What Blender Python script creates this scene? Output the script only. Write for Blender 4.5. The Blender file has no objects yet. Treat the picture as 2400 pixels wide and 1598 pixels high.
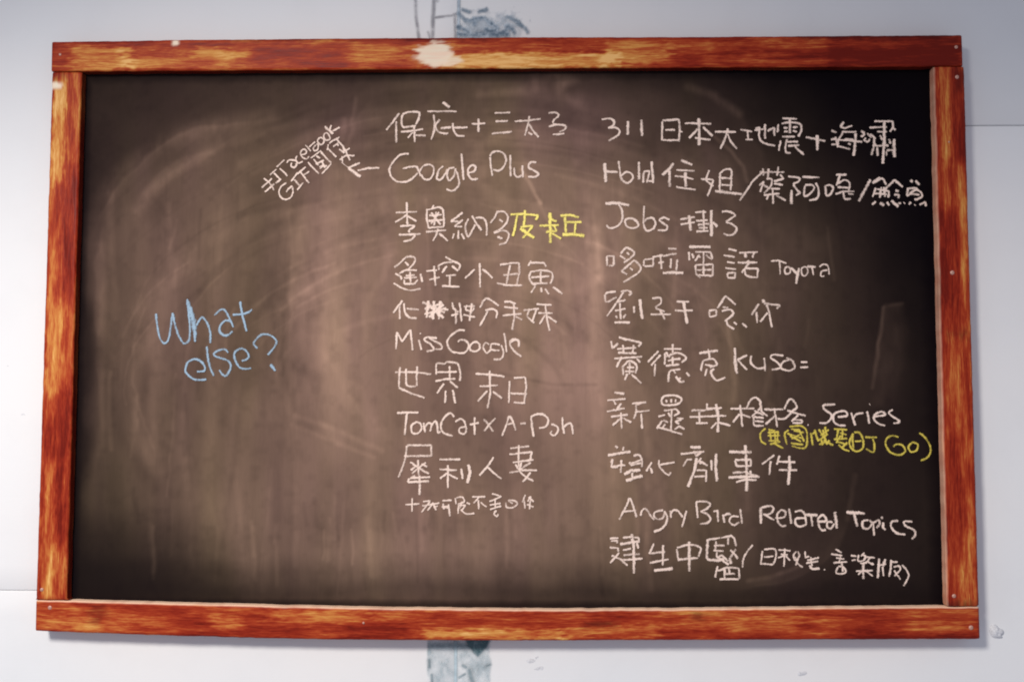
import bpy, math, random
import numpy as np
from mathutils import Matrix, Vector

C = bpy.context.scene.collection
S = bpy.context.scene
random.seed(7)

# ---------------------------------------------------------------- camera
cam_data = bpy.data.cameras.new('camera')
cam = bpy.data.objects.new('camera', cam_data); C.objects.link(cam)
right = Vector((0.999688, 0.0249365, 0.0011669))
fwd = Vector((-0.024962, 0.9979553, 0.0588391)).normalized()
right = (right - fwd * right.dot(fwd)).normalized()
up = right.cross(fwd)
rot = Matrix((right, up, -fwd)).transposed().to_4x4()
rot.translation = Vector((0.0656721, -1.8163499, -0.1261797))
cam.matrix_world = rot
cam_data.sensor_width = 36.0
cam_data.lens = 36.0 * 2200.0 / 2400.0
cam_data.clip_start = 0.05
cam_data.clip_end = 60.0
S.camera = cam

# ---------------------------------------------------------------- room light (no sky: an indoor close-up)
world = bpy.data.worlds.new('World'); S.world = world; world.use_nodes = True
bg = world.node_tree.nodes['Background']
bg.inputs[0].default_value = (0.94, 0.96, 1.15, 1); bg.inputs[1].default_value = 0.39

def lamp(name, kind, loc, target, energy, color, **kw):
    d = bpy.data.lights.new(name, kind); d.energy = energy; d.color = color
    for k, v in kw.items(): setattr(d, k, v)
    o = bpy.data.objects.new(name, d); C.objects.link(o)
    o.location = loc
    o.rotation_euler = (Vector(target) - Vector(loc)).to_track_quat('-Z', 'Y').to_euler()
    return o
# shaded room lamp out to the left, throwing its pool of light on the lower left of the wall
lamp('reflector_lamp', 'SPOT', (-1.2, -2.6, 1.187), (-0.144, 0.035, -2.20), 384.0, (1.0, 0.945, 0.89),
     spot_size=2 * 0.817, spot_blend=0.714, shadow_soft_size=0.28)

S.view_settings.view_transform = 'Standard'
S.view_settings.look = 'None'
S.view_settings.exposure = 0.0
S.view_settings.gamma = 1.0
S.view_settings.use_curve_mapping = False
S.cycles.filter_width = 1.9
S.cycles.max_bounces = 6
S.cycles.transparent_max_bounces = 24

# ---------------------------------------------------------------- helpers
def empty(name, loc=(0, 0, 0), parent=None):
    o = bpy.data.objects.new(name, None); C.objects.link(o); o.location = loc
    if parent: o.parent = parent
    return o

def mesh_obj(name, verts, faces, mat, parent=None, smooth=False):
    me = bpy.data.meshes.new(name)
    me.from_pydata([tuple(v) for v in verts], [], [tuple(f) for f in faces])
    if mat: me.materials.append(mat)
    if smooth: me.polygons.foreach_set('use_smooth', [True] * len(me.polygons))
    me.update()
    o = bpy.data.objects.new(name, me); C.objects.link(o)
    if parent: o.parent = parent
    return o

def grid_mesh(name, X, Y, Z, mat, parent=None, smooth=True, flip=False):
    """X, Y, Z are (rows, cols) arrays; faces look towards -y when rows go up and columns go right"""
    r, c = X.shape
    co = np.stack([X, Y, Z], -1).reshape(-1, 3).astype(np.float32)
    i = np.arange(r * c).reshape(r, c)
    q = np.stack([i[:-1, :-1], i[:-1, 1:], i[1:, 1:], i[1:, :-1]], -1).reshape(-1, 4)
    if flip: q = q[:, ::-1]
    me = bpy.data.meshes.new(name)
    me.vertices.add(len(co)); me.vertices.foreach_set('co', co.ravel())
    me.loops.add(q.size); me.loops.foreach_set('vertex_index', q.ravel().astype(np.int32))
    me.polygons.add(len(q)); me.polygons.foreach_set('loop_start', np.arange(0, q.size, 4, dtype=np.int32))
    me.update(calc_edges=True)
    me.polygons.foreach_set('use_smooth', [smooth] * len(q))
    if mat: me.materials.append(mat)
    o = bpy.data.objects.new(name, me); C.objects.link(o)
    if parent: o.parent = parent
    return o

def fattr(o, name, values):
    a = o.data.attributes.new(name, 'FLOAT', 'POINT')
    a.data.foreach_set('value', np.asarray(values, dtype=np.float32).ravel())

def vattr(o, name, vecs):
    a = o.data.attributes.new(name, 'FLOAT_VECTOR', 'POINT')
    a.data.foreach_set('vector', np.asarray(vecs, dtype=np.float32).ravel())

def noise(u, v, seed):
    """smooth value noise, -1..1, one cell per unit of u and v"""
    rs = np.random.RandomState(seed); T = rs.rand(256, 256) * 2 - 1
    iu = np.floor(u).astype(int); iv = np.floor(v).astype(int)
    fu = u - iu; fv = v - iv
    fu = fu * fu * (3 - 2 * fu); fv = fv * fv * (3 - 2 * fv)
    a = T[iv & 255, iu & 255]; b = T[iv & 255, (iu + 1) & 255]
    c_ = T[(iv + 1) & 255, iu & 255]; d = T[(iv + 1) & 255, (iu + 1) & 255]
    return (a * (1 - fu) + b * fu) * (1 - fv) + (c_ * (1 - fu) + d * fu) * fv

def fbm(u, v, seed, n=3):
    s = 0; a = 1.0; t = 0
    for k in range(n):
        s = s + a * noise(u * 2 ** k + 17 * k, v * 2 ** k + 9 * k, seed + k); t += a; a *= 0.55
    return s / t

class NT:
    """small wrapper for node materials"""
    def __init__(s, name):
        s.m = bpy.data.materials.new(name); s.m.use_nodes = True
        s.t = s.m.node_tree; s.t.nodes.clear()
        s.out = s.n('ShaderNodeOutputMaterial')
    def n(s, kind, **props):
        x = s.t.nodes.new(kind)
        for k, v in props.items(): setattr(x, k, v)
        return x
    def put(s, sock, v):
        if isinstance(v, bpy.types.NodeSocket): s.t.links.new(v, sock)
        else: sock.default_value = v
    def math(s, op, a, b=None, clamp=False):
        x = s.n('ShaderNodeMath', operation=op, use_clamp=clamp)
        s.put(x.inputs[0], a)
        if b is not None: s.put(x.inputs[1], b)
        return x.outputs[0]
    def mix(s, f, a, b, mode='MIX'):
        x = s.n('ShaderNodeMix', data_type='RGBA', blend_type=mode)
        s.put(x.inputs[0], f); s.put(x.inputs[6], a); s.put(x.inputs[7], b)
        return x.outputs[2]
    def attr(s, name):
        return s.n('ShaderNodeAttribute', attribute_name=name).outputs
    def noise(s, vec, scale, detail=3, rough=0.55, dist=0.0, out=0):
        x = s.n('ShaderNodeTexNoise'); s.put(x.inputs['Vector'], vec)
        x.inputs['Scale'].default_value = scale; x.inputs['Detail'].default_value = detail
        x.inputs['Roughness'].default_value = rough; x.inputs['Distortion'].default_value = dist
        return x.outputs[out]
    def scalevec(s, vec, sc):
        x = s.n('ShaderNodeVectorMath', operation='MULTIPLY'); s.put(x.inputs[0], vec); x.inputs[1].default_value = sc
        return x.outputs[0]
    def ramp(s, f, stops):
        x = s.n('ShaderNodeValToRGB'); s.put(x.inputs[0], f)
        e = x.color_ramp.elements
        while len(e) > 1: e.remove(e[-1])
        e[0].position = stops[0][0]; e[0].color = (*stops[0][1], 1)
        for p, c_ in stops[1:]:
            k = e.new(p); k.color = (*c_, 1)
        return x.outputs[0]
    def maprange(s, v, a, b, c_, d):
        x = s.n('ShaderNodeMapRange'); s.put(x.inputs[0], v)
        for i, w in enumerate((a, b, c_, d)): x.inputs[i + 1].default_value = w
        return x.outputs[0]
    def bump(s, h, strength, dist):
        x = s.n('ShaderNodeBump'); s.put(x.inputs['Height'], h)
        x.inputs['Strength'].default_value = strength; x.inputs['Distance'].default_value = dist
        return x.outputs[0]
    def surf(s, color, rough=0.6, spec=0.3, normal=None, alpha=None, metallic=None):
        x = s.n('ShaderNodeBsdfPrincipled')
        s.put(x.inputs['Base Color'], color); s.put(x.inputs['Roughness'], rough)
        s.put(x.inputs['Specular IOR Level'], spec)
        if normal is not None: s.put(x.inputs['Normal'], normal)
        if alpha is not None: s.put(x.inputs['Alpha'], alpha)
        if metallic is not None: s.put(x.inputs['Metallic'], metallic)
        s.t.links.new(x.outputs[0], s.out.inputs[0])
        return s.m
    def obj(s):
        return s.n('ShaderNodeTexCoord').outputs['Object']

WALL_Y = 0.046          # face of the wall; the frame's face is at 0
BOARD_Y = 0.020         # writing surface, recessed in the frame

# ---------------------------------------------------------------- materials
def wall_material():
    t = NT('painted_wall'); p = t.obj()
    big = t.noise(p, 1.3, 2); mid = t.noise(p, 9.0, 4); fine = t.noise(p, 160.0, 3)
    col = t.mix(t.maprange(big, .35, .65, 0, 1), (.745, .765, .775, 1), (.79, .785, .775, 1))
    col = t.mix(t.maprange(mid, .5, .8, 0, .13), col, (.60, .60, .60, 1))
    g = t.n('ShaderNodeCombineColor')
    for q in range(3): t.put(g.inputs[q], t.attr('tone')[2])
    col = t.mix(1.0, col, g.outputs[0], 'MULTIPLY')
    h = t.math('ADD', t.math('MULTIPLY', mid, .6), t.math('MULTIPLY', fine, .12))
    return t.surf(col, .72, .25, t.bump(h, .35, .004))

def board_material():
    t = NT('dusty_chalkboard'); p = t.obj()
    d = t.attr('dust')[2]; hue = t.attr('hue')[2]
    g = t.noise(t.scalevec(p, (1, 1, .13)), 260.0, 3, .6)
    g2 = t.noise(t.scalevec(p, (1, 1, .06)), 70.0, 3, .6)
    k = t.math('ADD', t.maprange(g, .3, .7, -.035, .035), t.maprange(g2, .3, .7, -.02, .02))
    d2 = t.math('MULTIPLY', d, t.math('ADD', 1.0, k))
    x = t.n('ShaderNodeCombineColor'); t.put(x.inputs[0], d2)
    # the dust is brownish: pinkish where coloured chalk was wiped, tan elsewhere
    t.put(x.inputs[1], t.math('MULTIPLY', d2, t.maprange(hue, -1, 1, .59, .665)))
    t.put(x.inputs[2], t.math('MULTIPLY', d2, t.maprange(hue, -1, 1, .475, .405)))
    y = t.mix(1.0, x.outputs[0], (.0045, .0030, .0042, 1), 'ADD')
    return t.surf(y, t.maprange(d, 0, .2, .75, .95), .02, t.bump(g, .10, .0005))

def wood_material(rail_seed, dark=0.0):
    """red-brown varnish brushed over yellow pine, worn through in long streaks; uses 'along' (m, m, seed)"""
    t = NT('worn_varnished_wood_%d' % rail_seed)
    a = t.attr('along')[1]; worn = t.attr('worn')[2]; pale = t.attr('pale')[2]; deep = t.attr('deep')[2]
    n1 = t.noise(t.scalevec(a, (9, 62, 1)), 1.0, 4, .6, .4)
    n2 = t.noise(t.scalevec(a, (13, 150, 1)), 1.0, 4, .6, .5)
    n3 = t.noise(t.scalevec(a, (60, 520, 1)), 1.0, 2, .6)
    n4 = t.noise(t.scalevec(a, (5, 14, 3)), 1.0, 2, .5); n5 = t.noise(t.scalevec(a, (14, 900, 1)), 1.0, 2, .6)
    f = t.math('ADD', t.maprange(n1, .3, .7, -.19, .19), t.maprange(n2, .3, .7, -.16, .16))
    f = t.math('ADD', f, t.maprange(n3, .3, .7, -.10, .10))
    f = t.math('ADD', f, t.maprange(n5, .3, .7, -.09, .09))
    f = t.math('ADD', f, t.maprange(n4, .35, .65, -.10, .10))
    f = t.math('ADD', f, t.math('ADD', t.math('MULTIPLY', worn, .80), .36), clamp=True)
    col = t.ramp(f, [(0, (.14, .009, .004)), (.22, (.25, .020, .007)), (.42, (.36, .046, .013)), (.56, (.45, .105, .026)),
                     (.68, (.52, .175, .040)), (.82, (.60, .27, .065)), (1.0, (.76, .43, .15))])
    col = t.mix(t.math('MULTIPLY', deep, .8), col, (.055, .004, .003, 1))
    col = t.mix(pale, col, t.mix(t.maprange(n2, .35, .65, 0, 1), (.86, .66, .50, 1), (.82, .75, .58, 1)))
    col = t.mix(t.attr('lit_lip')[2], col, (.95, .64, .44, 1))  # light caught by the inner lips, put into the wood colour
    rough = t.maprange(f, 0, 1, .38, .62)
    return t.surf(col, rough, .10, t.bump(t.math('ADD', n2, t.math('MULTIPLY', f, .5)), .35, .0012))

def chalk_material(name, color, dens=1.0):
    t = NT(name); p = t.obj()
    e = t.attr('edge')[2]                       # 1 on the centre line of a stroke, 0 at its rim
    pr = t.attr('press')[2]
    g = t.noise(p, 900.0, 2, .6); g2 = t.noise(p, 240.0, 2, .5)
    k = t.math('ADD', t.maprange(g, .3, .7, -.50, .50), t.maprange(g2, .3, .7, -.36, .36))
    a = t.math('ADD', t.math('ADD', t.math('MULTIPLY', e, 1.75), -.36), k)
    a = t.math('MULTIPLY', a, pr, clamp=True)
    a = t.math('MULTIPLY', a, dens, clamp=True)
    return t.surf(color, .95, .02, alpha=a)

def stain_material(name, c1, c2):
    t = NT(name); p = t.obj()
    a = t.attr('alpha')[2]; k = t.attr('tone')[2]
    g = t.noise(p, 300.0, 3)
    kk = t.math('ADD', k, t.maprange(g, .3, .7, -.12, .12), clamp=True)
    col = t.mix(kk, c1, c2)
    return t.surf(col, .8, .2, alpha=t.math('MULTIPLY', a, 1.0, clamp=True))

def plain(name, col, rough=.5, spec=.4, metallic=None):
    t = NT(name); p = t.obj(); n = t.noise(p, 400.0, 3)
    c2 = tuple(c_ * .7 for c_ in col[:3]) + (1,)
    return t.surf(t.mix(t.maprange(n, .35, .65, 0, 1), col, c2), rough, spec, t.bump(n, .2, .0005), metallic=metallic)

M_WALL = wall_material()
M_BOARD = board_material()
M_CHALK = {'white': chalk_material('white_chalk', (.90, .71, .60, 1), .93),
           'yellow': chalk_material('yellow_chalk', (.97, .82, .22, 1)),
           'dim': chalk_material('rubbed_yellow_chalk', (.76, .61, .11, 1), .85),
           'blue': chalk_material('pale_blue_chalk', (.36, .51, .64, 1), .82)}

DUST_GAIN = 0.88
# chalk writing: (colour, description, one line per character; strokes ";", points in 0.2 mm on the board; ~ curved, ! pressed hard, t thin, W wide)
WRITING = [
  ('white', 'first line of the left column, Chinese characters with a plus sign', """
 -1028,2183 -1092,2091 -1157,2012; -1058,2100 -1056,1884;~ -995,2166 -1005,2108 -994,2051 -970,2033;~ -997,2170 -928,2194 -832,2188 -832,2134 -861,2063; -970,2038 -861,2055; -1009,1994 -900,2002 -787,2019; -879,2050 -871,1888; -891,1989 -939,1932; -865,1958 -761,1955
! -593,2291 -523,2236; -749,2199 -454,2197;~ -684,2164 -673,2080 -683,1992 -708,1913;~ -623,2115 -664,2053 -631,1987 -535,1973; -614,2027 -509,2035;~ -492,2079 -485,2008 -448,1955 -375,1946; -496,2030 -345,2034
 -237,2121 -236,1985; -306,2069 -167,2072
 -76,2177 80,2179; -67,2094 58,2095; -106,1969 -7,1977 97,1989
 123,2091 253,2099 382,2115; 270,2144 255,2057 223,1947; 266,2065 313,1986 361,1929; 257,1982 300,1955
~ 460,2174 529,2176 560,2147 516,2108 499,2073;~ 460,2033 521,2053 616,2050 624,2010 564,1983; 499,2064 564,2055; 499,1957 615,1965"""),
  ('white', 'second line of the left column, two long words in rounded letters', """
~ -929,1774 -1011,1761 -1080,1696 -1119,1626 -1105,1547 -1044,1494 -966,1489 -897,1519 -836,1580;~ -988,1623 -915,1638 -854,1642 -828,1598 -810,1545
~ -823,1589 -785,1646 -724,1663 -681,1632 -685,1562 -723,1514 -775,1519 -806,1563
~ -585,1645 -629,1606 -650,1527 -611,1511 -568,1562 -542,1618
~ -473,1631 -529,1618 -546,1553 -524,1500 -481,1544 -462,1614;~ -468,1622 -438,1544 -427,1465 -463,1413 -506,1397 -554,1417
 -406,1771 -395,1648 -381,1504
~ -347,1576 -282,1591 -261,1634 -300,1652 -336,1613 -334,1552 -299,1512 -239,1516
 -120,1734 -114,1647 -96,1542;~ -123,1741 -93,1782 -32,1791 20,1760 39,1699 11,1629 -32,1598 -92,1607
 80,1755 80,1646 85,1537
~ 119,1628 124,1558 158,1530 193,1554; 201,1650 205,1527
~ 339,1678 283,1680 261,1632 313,1597 358,1566 330,1536 253,1536"""),
  ('white', 'third line of the left column, Chinese characters', """
 -947,1286 -936,1060; -1054,1182 -842,1190; -946,1160 -997,1121 -1058,1086; -933,1147 -846,1094;~ -1010,1047 -867,1051 -919,1008 -914,982; -1022,960 -802,968;~ -858,955 -901,912 -978,893
 -678,1255 -695,1216; -752,1207 -618,1237 -585,1207 -574,1102 -578,1041; -747,1216 -745,1103 -724,1024; -652,1189 -675,1050; -721,1151 -596,1159; -729,1098 -582,1107; -704,1181 -608,1059; -626,1185 -703,1068; -724,1029 -573,1041; -754,990 -552,1006; -634,1020 -646,963 -685,898; -621,976 -534,898
 -389,1180 -505,1093 -431,1093; -388,1110 -470,1041 -392,1041; -431,1006 -431,915; -474,972 -488,920; -401,971 -370,915;~ -332,1119 -362,1049 -349,962 -327,945 -293,1006 -263,1062; -298,1149 -255,1075 -203,1001;~ -263,1127 -186,1122 -153,1057 -151,949
 -48,1183 -70,1135 -117,1074;~ -57,1187 12,1189 57,1143 47,1083 -5,1022 -82,979; -31,1113 8,1083;~ -82,975 21,1000 68,961 38,883 -30,858; -48,940 8,918"""),
  ('yellow', 'three bold yellow characters ending the third line of the left column', """
 85,1161 201,1164 360,1149 330,1103; 150,1156 133,1048 107,944; 227,1203 223,1108 210,1039; 184,1034 305,1047 253,978 201,922;! 180,1021 253,969 317,926
! 472,1177 474,1055; 476,1111 541,1090; 369,1047 562,1050;! 476,1046 476,873; 438,986 502,1003; 493,968 583,916; 511,1055 538,994 433,982
 575,1146 682,1151 759,1130; 622,1133 630,968; 622,1081 785,1082; 725,1072 716,968;! 596,959 707,959 812,946"""),
  ('white', 'fourth line of the left column, Chinese characters', """
~ -943,747 -1002,687 -1062,635;~ -943,743 -873,739 -858,695 -916,626 -967,599; -959,691 -920,652; -1014,575 -950,609 -838,609;~ -1053,575 -1001,544 -991,514; -967,531 -838,538; -907,592 -902,488; -967,514 -962,471 -863,475 -829,514; -803,574 -786,488;~ -1070,480 -992,436 -905,409 -802,427; -950,553 -859,561
 -748,600 -640,608; -670,652 -656,453; -717,512 -614,539;~ -559,742 -494,703 -417,664 -429,608; -623,656 -572,682 -477,690; -627,660 -623,608; -546,651 -592,581; -494,651 -433,599; -554,552 -450,560; -515,556 -514,444; -592,453 -416,442
 -219,676 -214,435; -270,616 -364,526; -193,616 -133,573 -90,528
 -21,659 73,674 167,680 172,581 142,456; 82,658 65,581 43,469; 13,557 159,572; -51,478 48,459 202,458
 287,701 257,649; 279,682 416,679 435,639;~ 287,591 382,606 476,589 499,537 475,472;~ 287,598 268,537 304,467 339,467; 287,536 467,546; 381,597 381,477; 304,475 450,478; 326,451 287,382; 381,434 394,389; 424,425 463,369; 501,442 595,369"""),
  ('white', 'fifth line of the left column, with a heavily overwritten second character', """
 -982,311 -1025,247 -1072,186; -1008,255 -1006,126;~ -965,281 -955,195 -912,143 -835,133; -939,229 -814,219
! -784,294 -560,190;! -762,225 -582,281;! -724,307 -740,139;! -668,306 -678,122;! -608,302 -620,122;! -762,173 -548,233;! -741,281 -573,134;! -574,272 -719,143; -573,220 -526,219; -647,272 -689,135
 -488,289 -479,229 -427,194; -500,158 -427,177; -457,220 -452,74; -419,289 -406,194 -397,100; -376,248 -265,250;~ -346,263 -353,216 -294,203 -276,237; -295,280 -310,186 -320,108; -380,167 -262,143
~ -217,237 -175,314 -132,325 -29,254;~ -166,211 -89,224 -48,194 -56,132; -140,203 -174,134 -217,57
 22,295 82,297 138,273; 22,245 159,228; 5,160 193,177; 116,275 121,134 99,18; 134,151 202,117
 210,209 364,228; 270,228 246,151 317,86; 339,219 296,99; 339,272 488,262; 356,185 496,183; 424,262 441,133 466,9; 424,166 368,74; 449,151 539,91"""),
  ('white', 'small slanting two-line note at the upper left, tilted along a diagonal', """
 -2378,1531 -2323,1494 -2280,1428 -2274,1410; -2394,1437 -2294,1531; -2363,1395 -2269,1476; -2315,1567 -2250,1624; -2277,1585 -2206,1518 -2257,1482
 -2250,1645 -2173,1717; -2217,1633 -2138,1553
~ -2149,1687 -2122,1714 -2068,1711 -2044,1686 -2062,1668;~ -2098,1687 -2103,1656 -2073,1641 -2044,1668
~ -2045,1759 -2059,1723 -2032,1683 -1984,1701
~ -2003,1765 -1955,1783 -1962,1819 -1992,1819 -2012,1783 -1991,1741 -1948,1725 -1928,1752
 -1965,1867 -1907,1801; -1867,1897 -1926,1843
~ -1860,1867 -1884,1831 -1872,1806 -1842,1821 -1833,1867 -1857,1873
~ -1825,1939 -1843,1903 -1818,1873 -1788,1876 -1780,1915 -1807,1939 -1828,1936
~ -1772,1982 -1783,1945 -1753,1912 -1720,1924 -1730,1966 -1754,1987 -1778,1975
! -1773,2054 -1688,1975; -1707,2066 -1724,2012; -1622,2041 -1694,2005
~ -2149,1488 -2202,1446 -2222,1385 -2194,1331 -2146,1319 -2099,1343 -2082,1397 -2091,1454; -2091,1454 -2130,1421 -2147,1391
 -2101,1499 -2036,1590; -2071,1517 -2017,1457; -2040,1412 -1981,1487
 -2042,1572 -1959,1644; -2013,1596 -1921,1481; -1982,1558 -1920,1601
 -1936,1692 -1881,1631 -1823,1574; -1907,1733 -1817,1800; -1818,1809 -1757,1736 -1701,1685; -1702,1677 -1743,1630 -1796,1576; -1882,1722 -1828,1661; -1858,1672 -1777,1712; -1853,1758 -1814,1731; -1821,1646 -1744,1655; -1798,1700 -1761,1634; -1780,1664 -1815,1625
 -1734,1872 -1746,1812; -1740,1830 -1652,1742;~ -1722,1878 -1699,1902 -1621,1944; -1686,1845 -1624,1896; -1654,1923 -1584,1847 -1571,1793
 -1589,1793 -1518,1829; -1572,1829 -1514,1708; -1618,1711 -1559,1759 -1469,1756; -1595,1751 -1588,1687; -1626,1823 -1571,1781; -1650,1878 -1632,1854"""),
  ('white', 'left-pointing arrow beside the second line', """
 -1220,1631 -1330,1628 -1438,1604;! -1531,1632 -1473,1590 -1407,1541; -1531,1632 -1415,1683;t -1600,1690 -1525,1628"""),
  ('blue', 'large pale blue handwriting at the left, top word', """
~ -3429,183 -3418,88 -3391,-37 -3354,-105 -3324,-108 -3295,-67 -3279,40 -3263,189;~ -3263,189 -3238,76 -3194,-43 -3144,-110 -3106,-97 -3086,-43 -3092,105 -3121,314
W -3121,325 -3086,212 -3053,105 -3036,4 -3031,-97;~ -3023,64 -2988,123 -2959,144 -2916,87 -2884,4 -2879,-108
~ -2846,164 -2787,217 -2745,217 -2702,152 -2652,46;~ -2683,108 -2737,111 -2783,63 -2789,10 -2746,-33 -2699,-27 -2661,10
 -2591,301 -2572,194 -2521,7;~ -2661,169 -2571,176 -2512,194 -2468,223"""),
  ('blue', 'large pale blue handwriting at the left, lower word ending in a question mark', """
~ -3007,-392 -2936,-383 -2931,-339 -2974,-285 -3034,-268 -3093,-295 -3121,-357 -3114,-404 -3059,-454 -3005,-472 -2913,-469
 -2914,-144 -2903,-245 -2877,-351 -2840,-433
~ -2698,-203 -2738,-171 -2803,-185 -2844,-221 -2796,-252 -2718,-274 -2675,-321 -2683,-380 -2718,-430 -2751,-422 -2787,-374
~ -2563,-287 -2504,-262 -2499,-221 -2541,-171 -2595,-168 -2636,-209 -2635,-268 -2598,-333 -2550,-363 -2470,-357
~ -2410,-162 -2447,-109 -2389,-38 -2330,-21 -2270,-44 -2224,-91 -2244,-150 -2308,-227;! -2277,-318 -2229,-383"""),
  ('white', 'sixth line of the left column, two words in latin letters', """
 -1032,2 -1039,-170; -1028,-7 -980,-97 -903,19; -899,23 -876,-183
 -804,-11 -800,-24; -817,-76 -790,-178
~ -637,-63 -731,-54 -761,-80 -696,-127 -670,-174 -739,-193
~ -654,-63 -714,-63 -602,-123 -593,-166 -653,-170
~ -363,14 -432,12 -508,-46 -538,-106 -499,-183 -431,-208 -362,-200 -324,-140 -354,-89 -414,-80 -431,-101
~ -209,-131 -251,-97 -303,-123 -311,-174 -260,-193 -217,-166 -217,-127
~ -123,-127 -157,-106 -183,-149 -149,-208 -110,-174 -110,-131
~ -21,-127 -98,-119 -102,-174 -21,-183;~ -8,-131 14,-183 9,-242 -20,-270 -80,-268
 22,-12 35,-97 48,-200
~ 82,-106 124,-80 163,-89 167,-149;~ 141,-67 82,-89 90,-149 142,-208 193,-247"""),
  ('white', 'seventh line of the left column, four Chinese characters', """
 -999,-345 -1007,-456 -1010,-541; -1010,-546 -899,-597 -757,-648; -1046,-395 -857,-396 -690,-415;~ -939,-362 -938,-473 -921,-529 -839,-535; -830,-337 -836,-439 -831,-533
 -644,-307 -558,-315 -541,-294 -430,-307; -644,-311 -643,-422; -430,-311 -404,-405 -412,-481; -635,-396 -438,-392; -652,-486 -558,-464 -455,-460; -511,-336 -511,-473; -566,-507 -634,-601; -511,-481 -429,-549; -548,-575 -556,-698; -480,-567 -454,-698
 -259,-411 -131,-417 27,-438; -118,-379 -113,-609 -139,-749; -216,-534 -37,-524; -139,-575 -237,-681; -88,-583 2,-651
 74,-481 70,-698; 116,-451 227,-443 240,-540 218,-693; 82,-600 248,-608; 116,-689 231,-697"""),
  ('white', 'eighth line of the left column, latin letters with a multiplication sign and a hyphen', """
 -1025,-793 -812,-788; -927,-792 -947,-1009
~ -828,-881 -879,-915 -874,-983 -823,-993 -785,-949 -794,-898 -837,-880
~ -764,-890 -747,-983;~ -751,-932 -717,-890 -687,-907 -700,-974;~ -687,-915 -649,-873 -632,-906 -623,-983 -597,-970
~ -462,-830 -505,-796 -556,-830 -594,-906 -572,-983 -478,-1016
~ -453,-881 -402,-851 -359,-889 -346,-965;~ -355,-927 -410,-940 -410,-982 -367,-997 -342,-965
 -266,-834 -265,-1007; -313,-906 -223,-887
 -177,-851 -130,-905 -83,-973; -62,-842 -130,-914 -172,-969
 74,-820 36,-931 2,-1015; 74,-820 108,-871 138,-960; 49,-905 117,-888
 180,-896 236,-888
 286,-820 295,-930 312,-1023;~ 282,-829 337,-805 405,-807 452,-854 431,-921 363,-938
~ 481,-900 536,-921 549,-963 515,-1010 477,-993 486,-963
 592,-832 592,-904 608,-993;~ 604,-929 642,-896 680,-904 693,-997"""),
  ('white', 'ninth line of the left column, four Chinese characters', """
 -925,-1108 -686,-1107 -685,-1213; -925,-1112 -937,-1222 -966,-1323 -1007,-1420; -954,-1213 -681,-1209; -817,-1247 -808,-1399; -894,-1272 -851,-1289; -885,-1348 -838,-1314; -783,-1289 -723,-1314; -774,-1348 -706,-1382; -892,-1433 -842,-1399; -901,-1428 -913,-1466; -884,-1424 -697,-1415; -913,-1466 -705,-1453;! -799,-1399 -798,-1588; -868,-1289 -731,-1373; -740,-1272 -876,-1382
 -609,-1245 -400,-1242; -608,-1339 -434,-1347; -523,-1297 -522,-1520; -527,-1373 -599,-1427; -514,-1389 -425,-1431; -392,-1330 -378,-1431;! -324,-1292 -307,-1372 -332,-1473
 -78,-1220 -137,-1312 -217,-1397; -141,-1312 -78,-1371 -1,-1430
 83,-1135 269,-1113; 168,-1101 164,-1337; 75,-1194 295,-1168 278,-1244; 109,-1270 312,-1244; 134,-1286 168,-1345 286,-1269; 75,-1371 210,-1345 346,-1345;~ 193,-1269 176,-1353 244,-1412 312,-1450; 278,-1362 244,-1420 202,-1458"""),
  ('white', 'small tenth line of the left column starting with a plus sign', """
 -870,-1618 -869,-1748; -937,-1681 -797,-1672
 -763,-1651 -687,-1642; -772,-1693 -602,-1663; -695,-1651 -780,-1756; -670,-1676 -720,-1735; -670,-1659 -636,-1734; -619,-1692 -661,-1709
 -577,-1642 -483,-1637; -581,-1701 -517,-1696; -568,-1667 -559,-1726; -517,-1675 -500,-1792; -551,-1705 -513,-1713
 -450,-1616 -441,-1675;~ -441,-1616 -382,-1607 -365,-1649 -424,-1675; -415,-1683 -424,-1767; -424,-1691 -348,-1683 -390,-1742;~ -398,-1725 -339,-1767 -263,-1762; -339,-1658 -305,-1674; -382,-1649 -407,-1717
 -289,-1603 -157,-1602; -221,-1607 -272,-1666; -225,-1632 -221,-1724; -204,-1657 -144,-1703
 -94,-1573 -1,-1598 -77,-1631; -119,-1648 -52,-1623; -115,-1682 -9,-1665; -111,-1724 -1,-1690; -64,-1631 -60,-1715;~ -51,-1732 -72,-1765 -43,-1790 -30,-1765
~ 41,-1656 50,-1702 109,-1706 151,-1672 126,-1639 67,-1639 109,-1668
 231,-1580 202,-1655; 219,-1630 227,-1714; 286,-1596 253,-1647; 261,-1605 312,-1647; 244,-1672 312,-1701; 278,-1630 270,-1722"""),
  ('white', 'first line of the right column, three digits then Chinese characters with a plus sign', """
~ 984,2106 1061,2113 1107,2087 1100,2045 1047,2020;~ 1047,2020 1117,2023 1160,1995 1144,1945 1053,1892
! 1245,2087 1241,1948
! 1377,2100 1383,1936
 1585,2091 1749,2101 1755,1984 1744,1878; 1584,2084 1580,1889; 1612,1995 1710,1998; 1580,1894 1744,1892; 1752,1977 1783,1977
 1805,2062 2066,2057;! 1944,2111 1945,1841; 1933,2004 1845,1912; 1982,2025 2078,1932; 1904,1916 2057,1896
 2099,1976 2308,1972; 2228,2009 2203,1917 2153,1804; 2224,1953 2258,1868 2316,1804
 2350,1995 2467,1974; 2416,1994 2428,1888; 2397,1894 2473,1898; 2488,1987 2580,2000"""),
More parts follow.
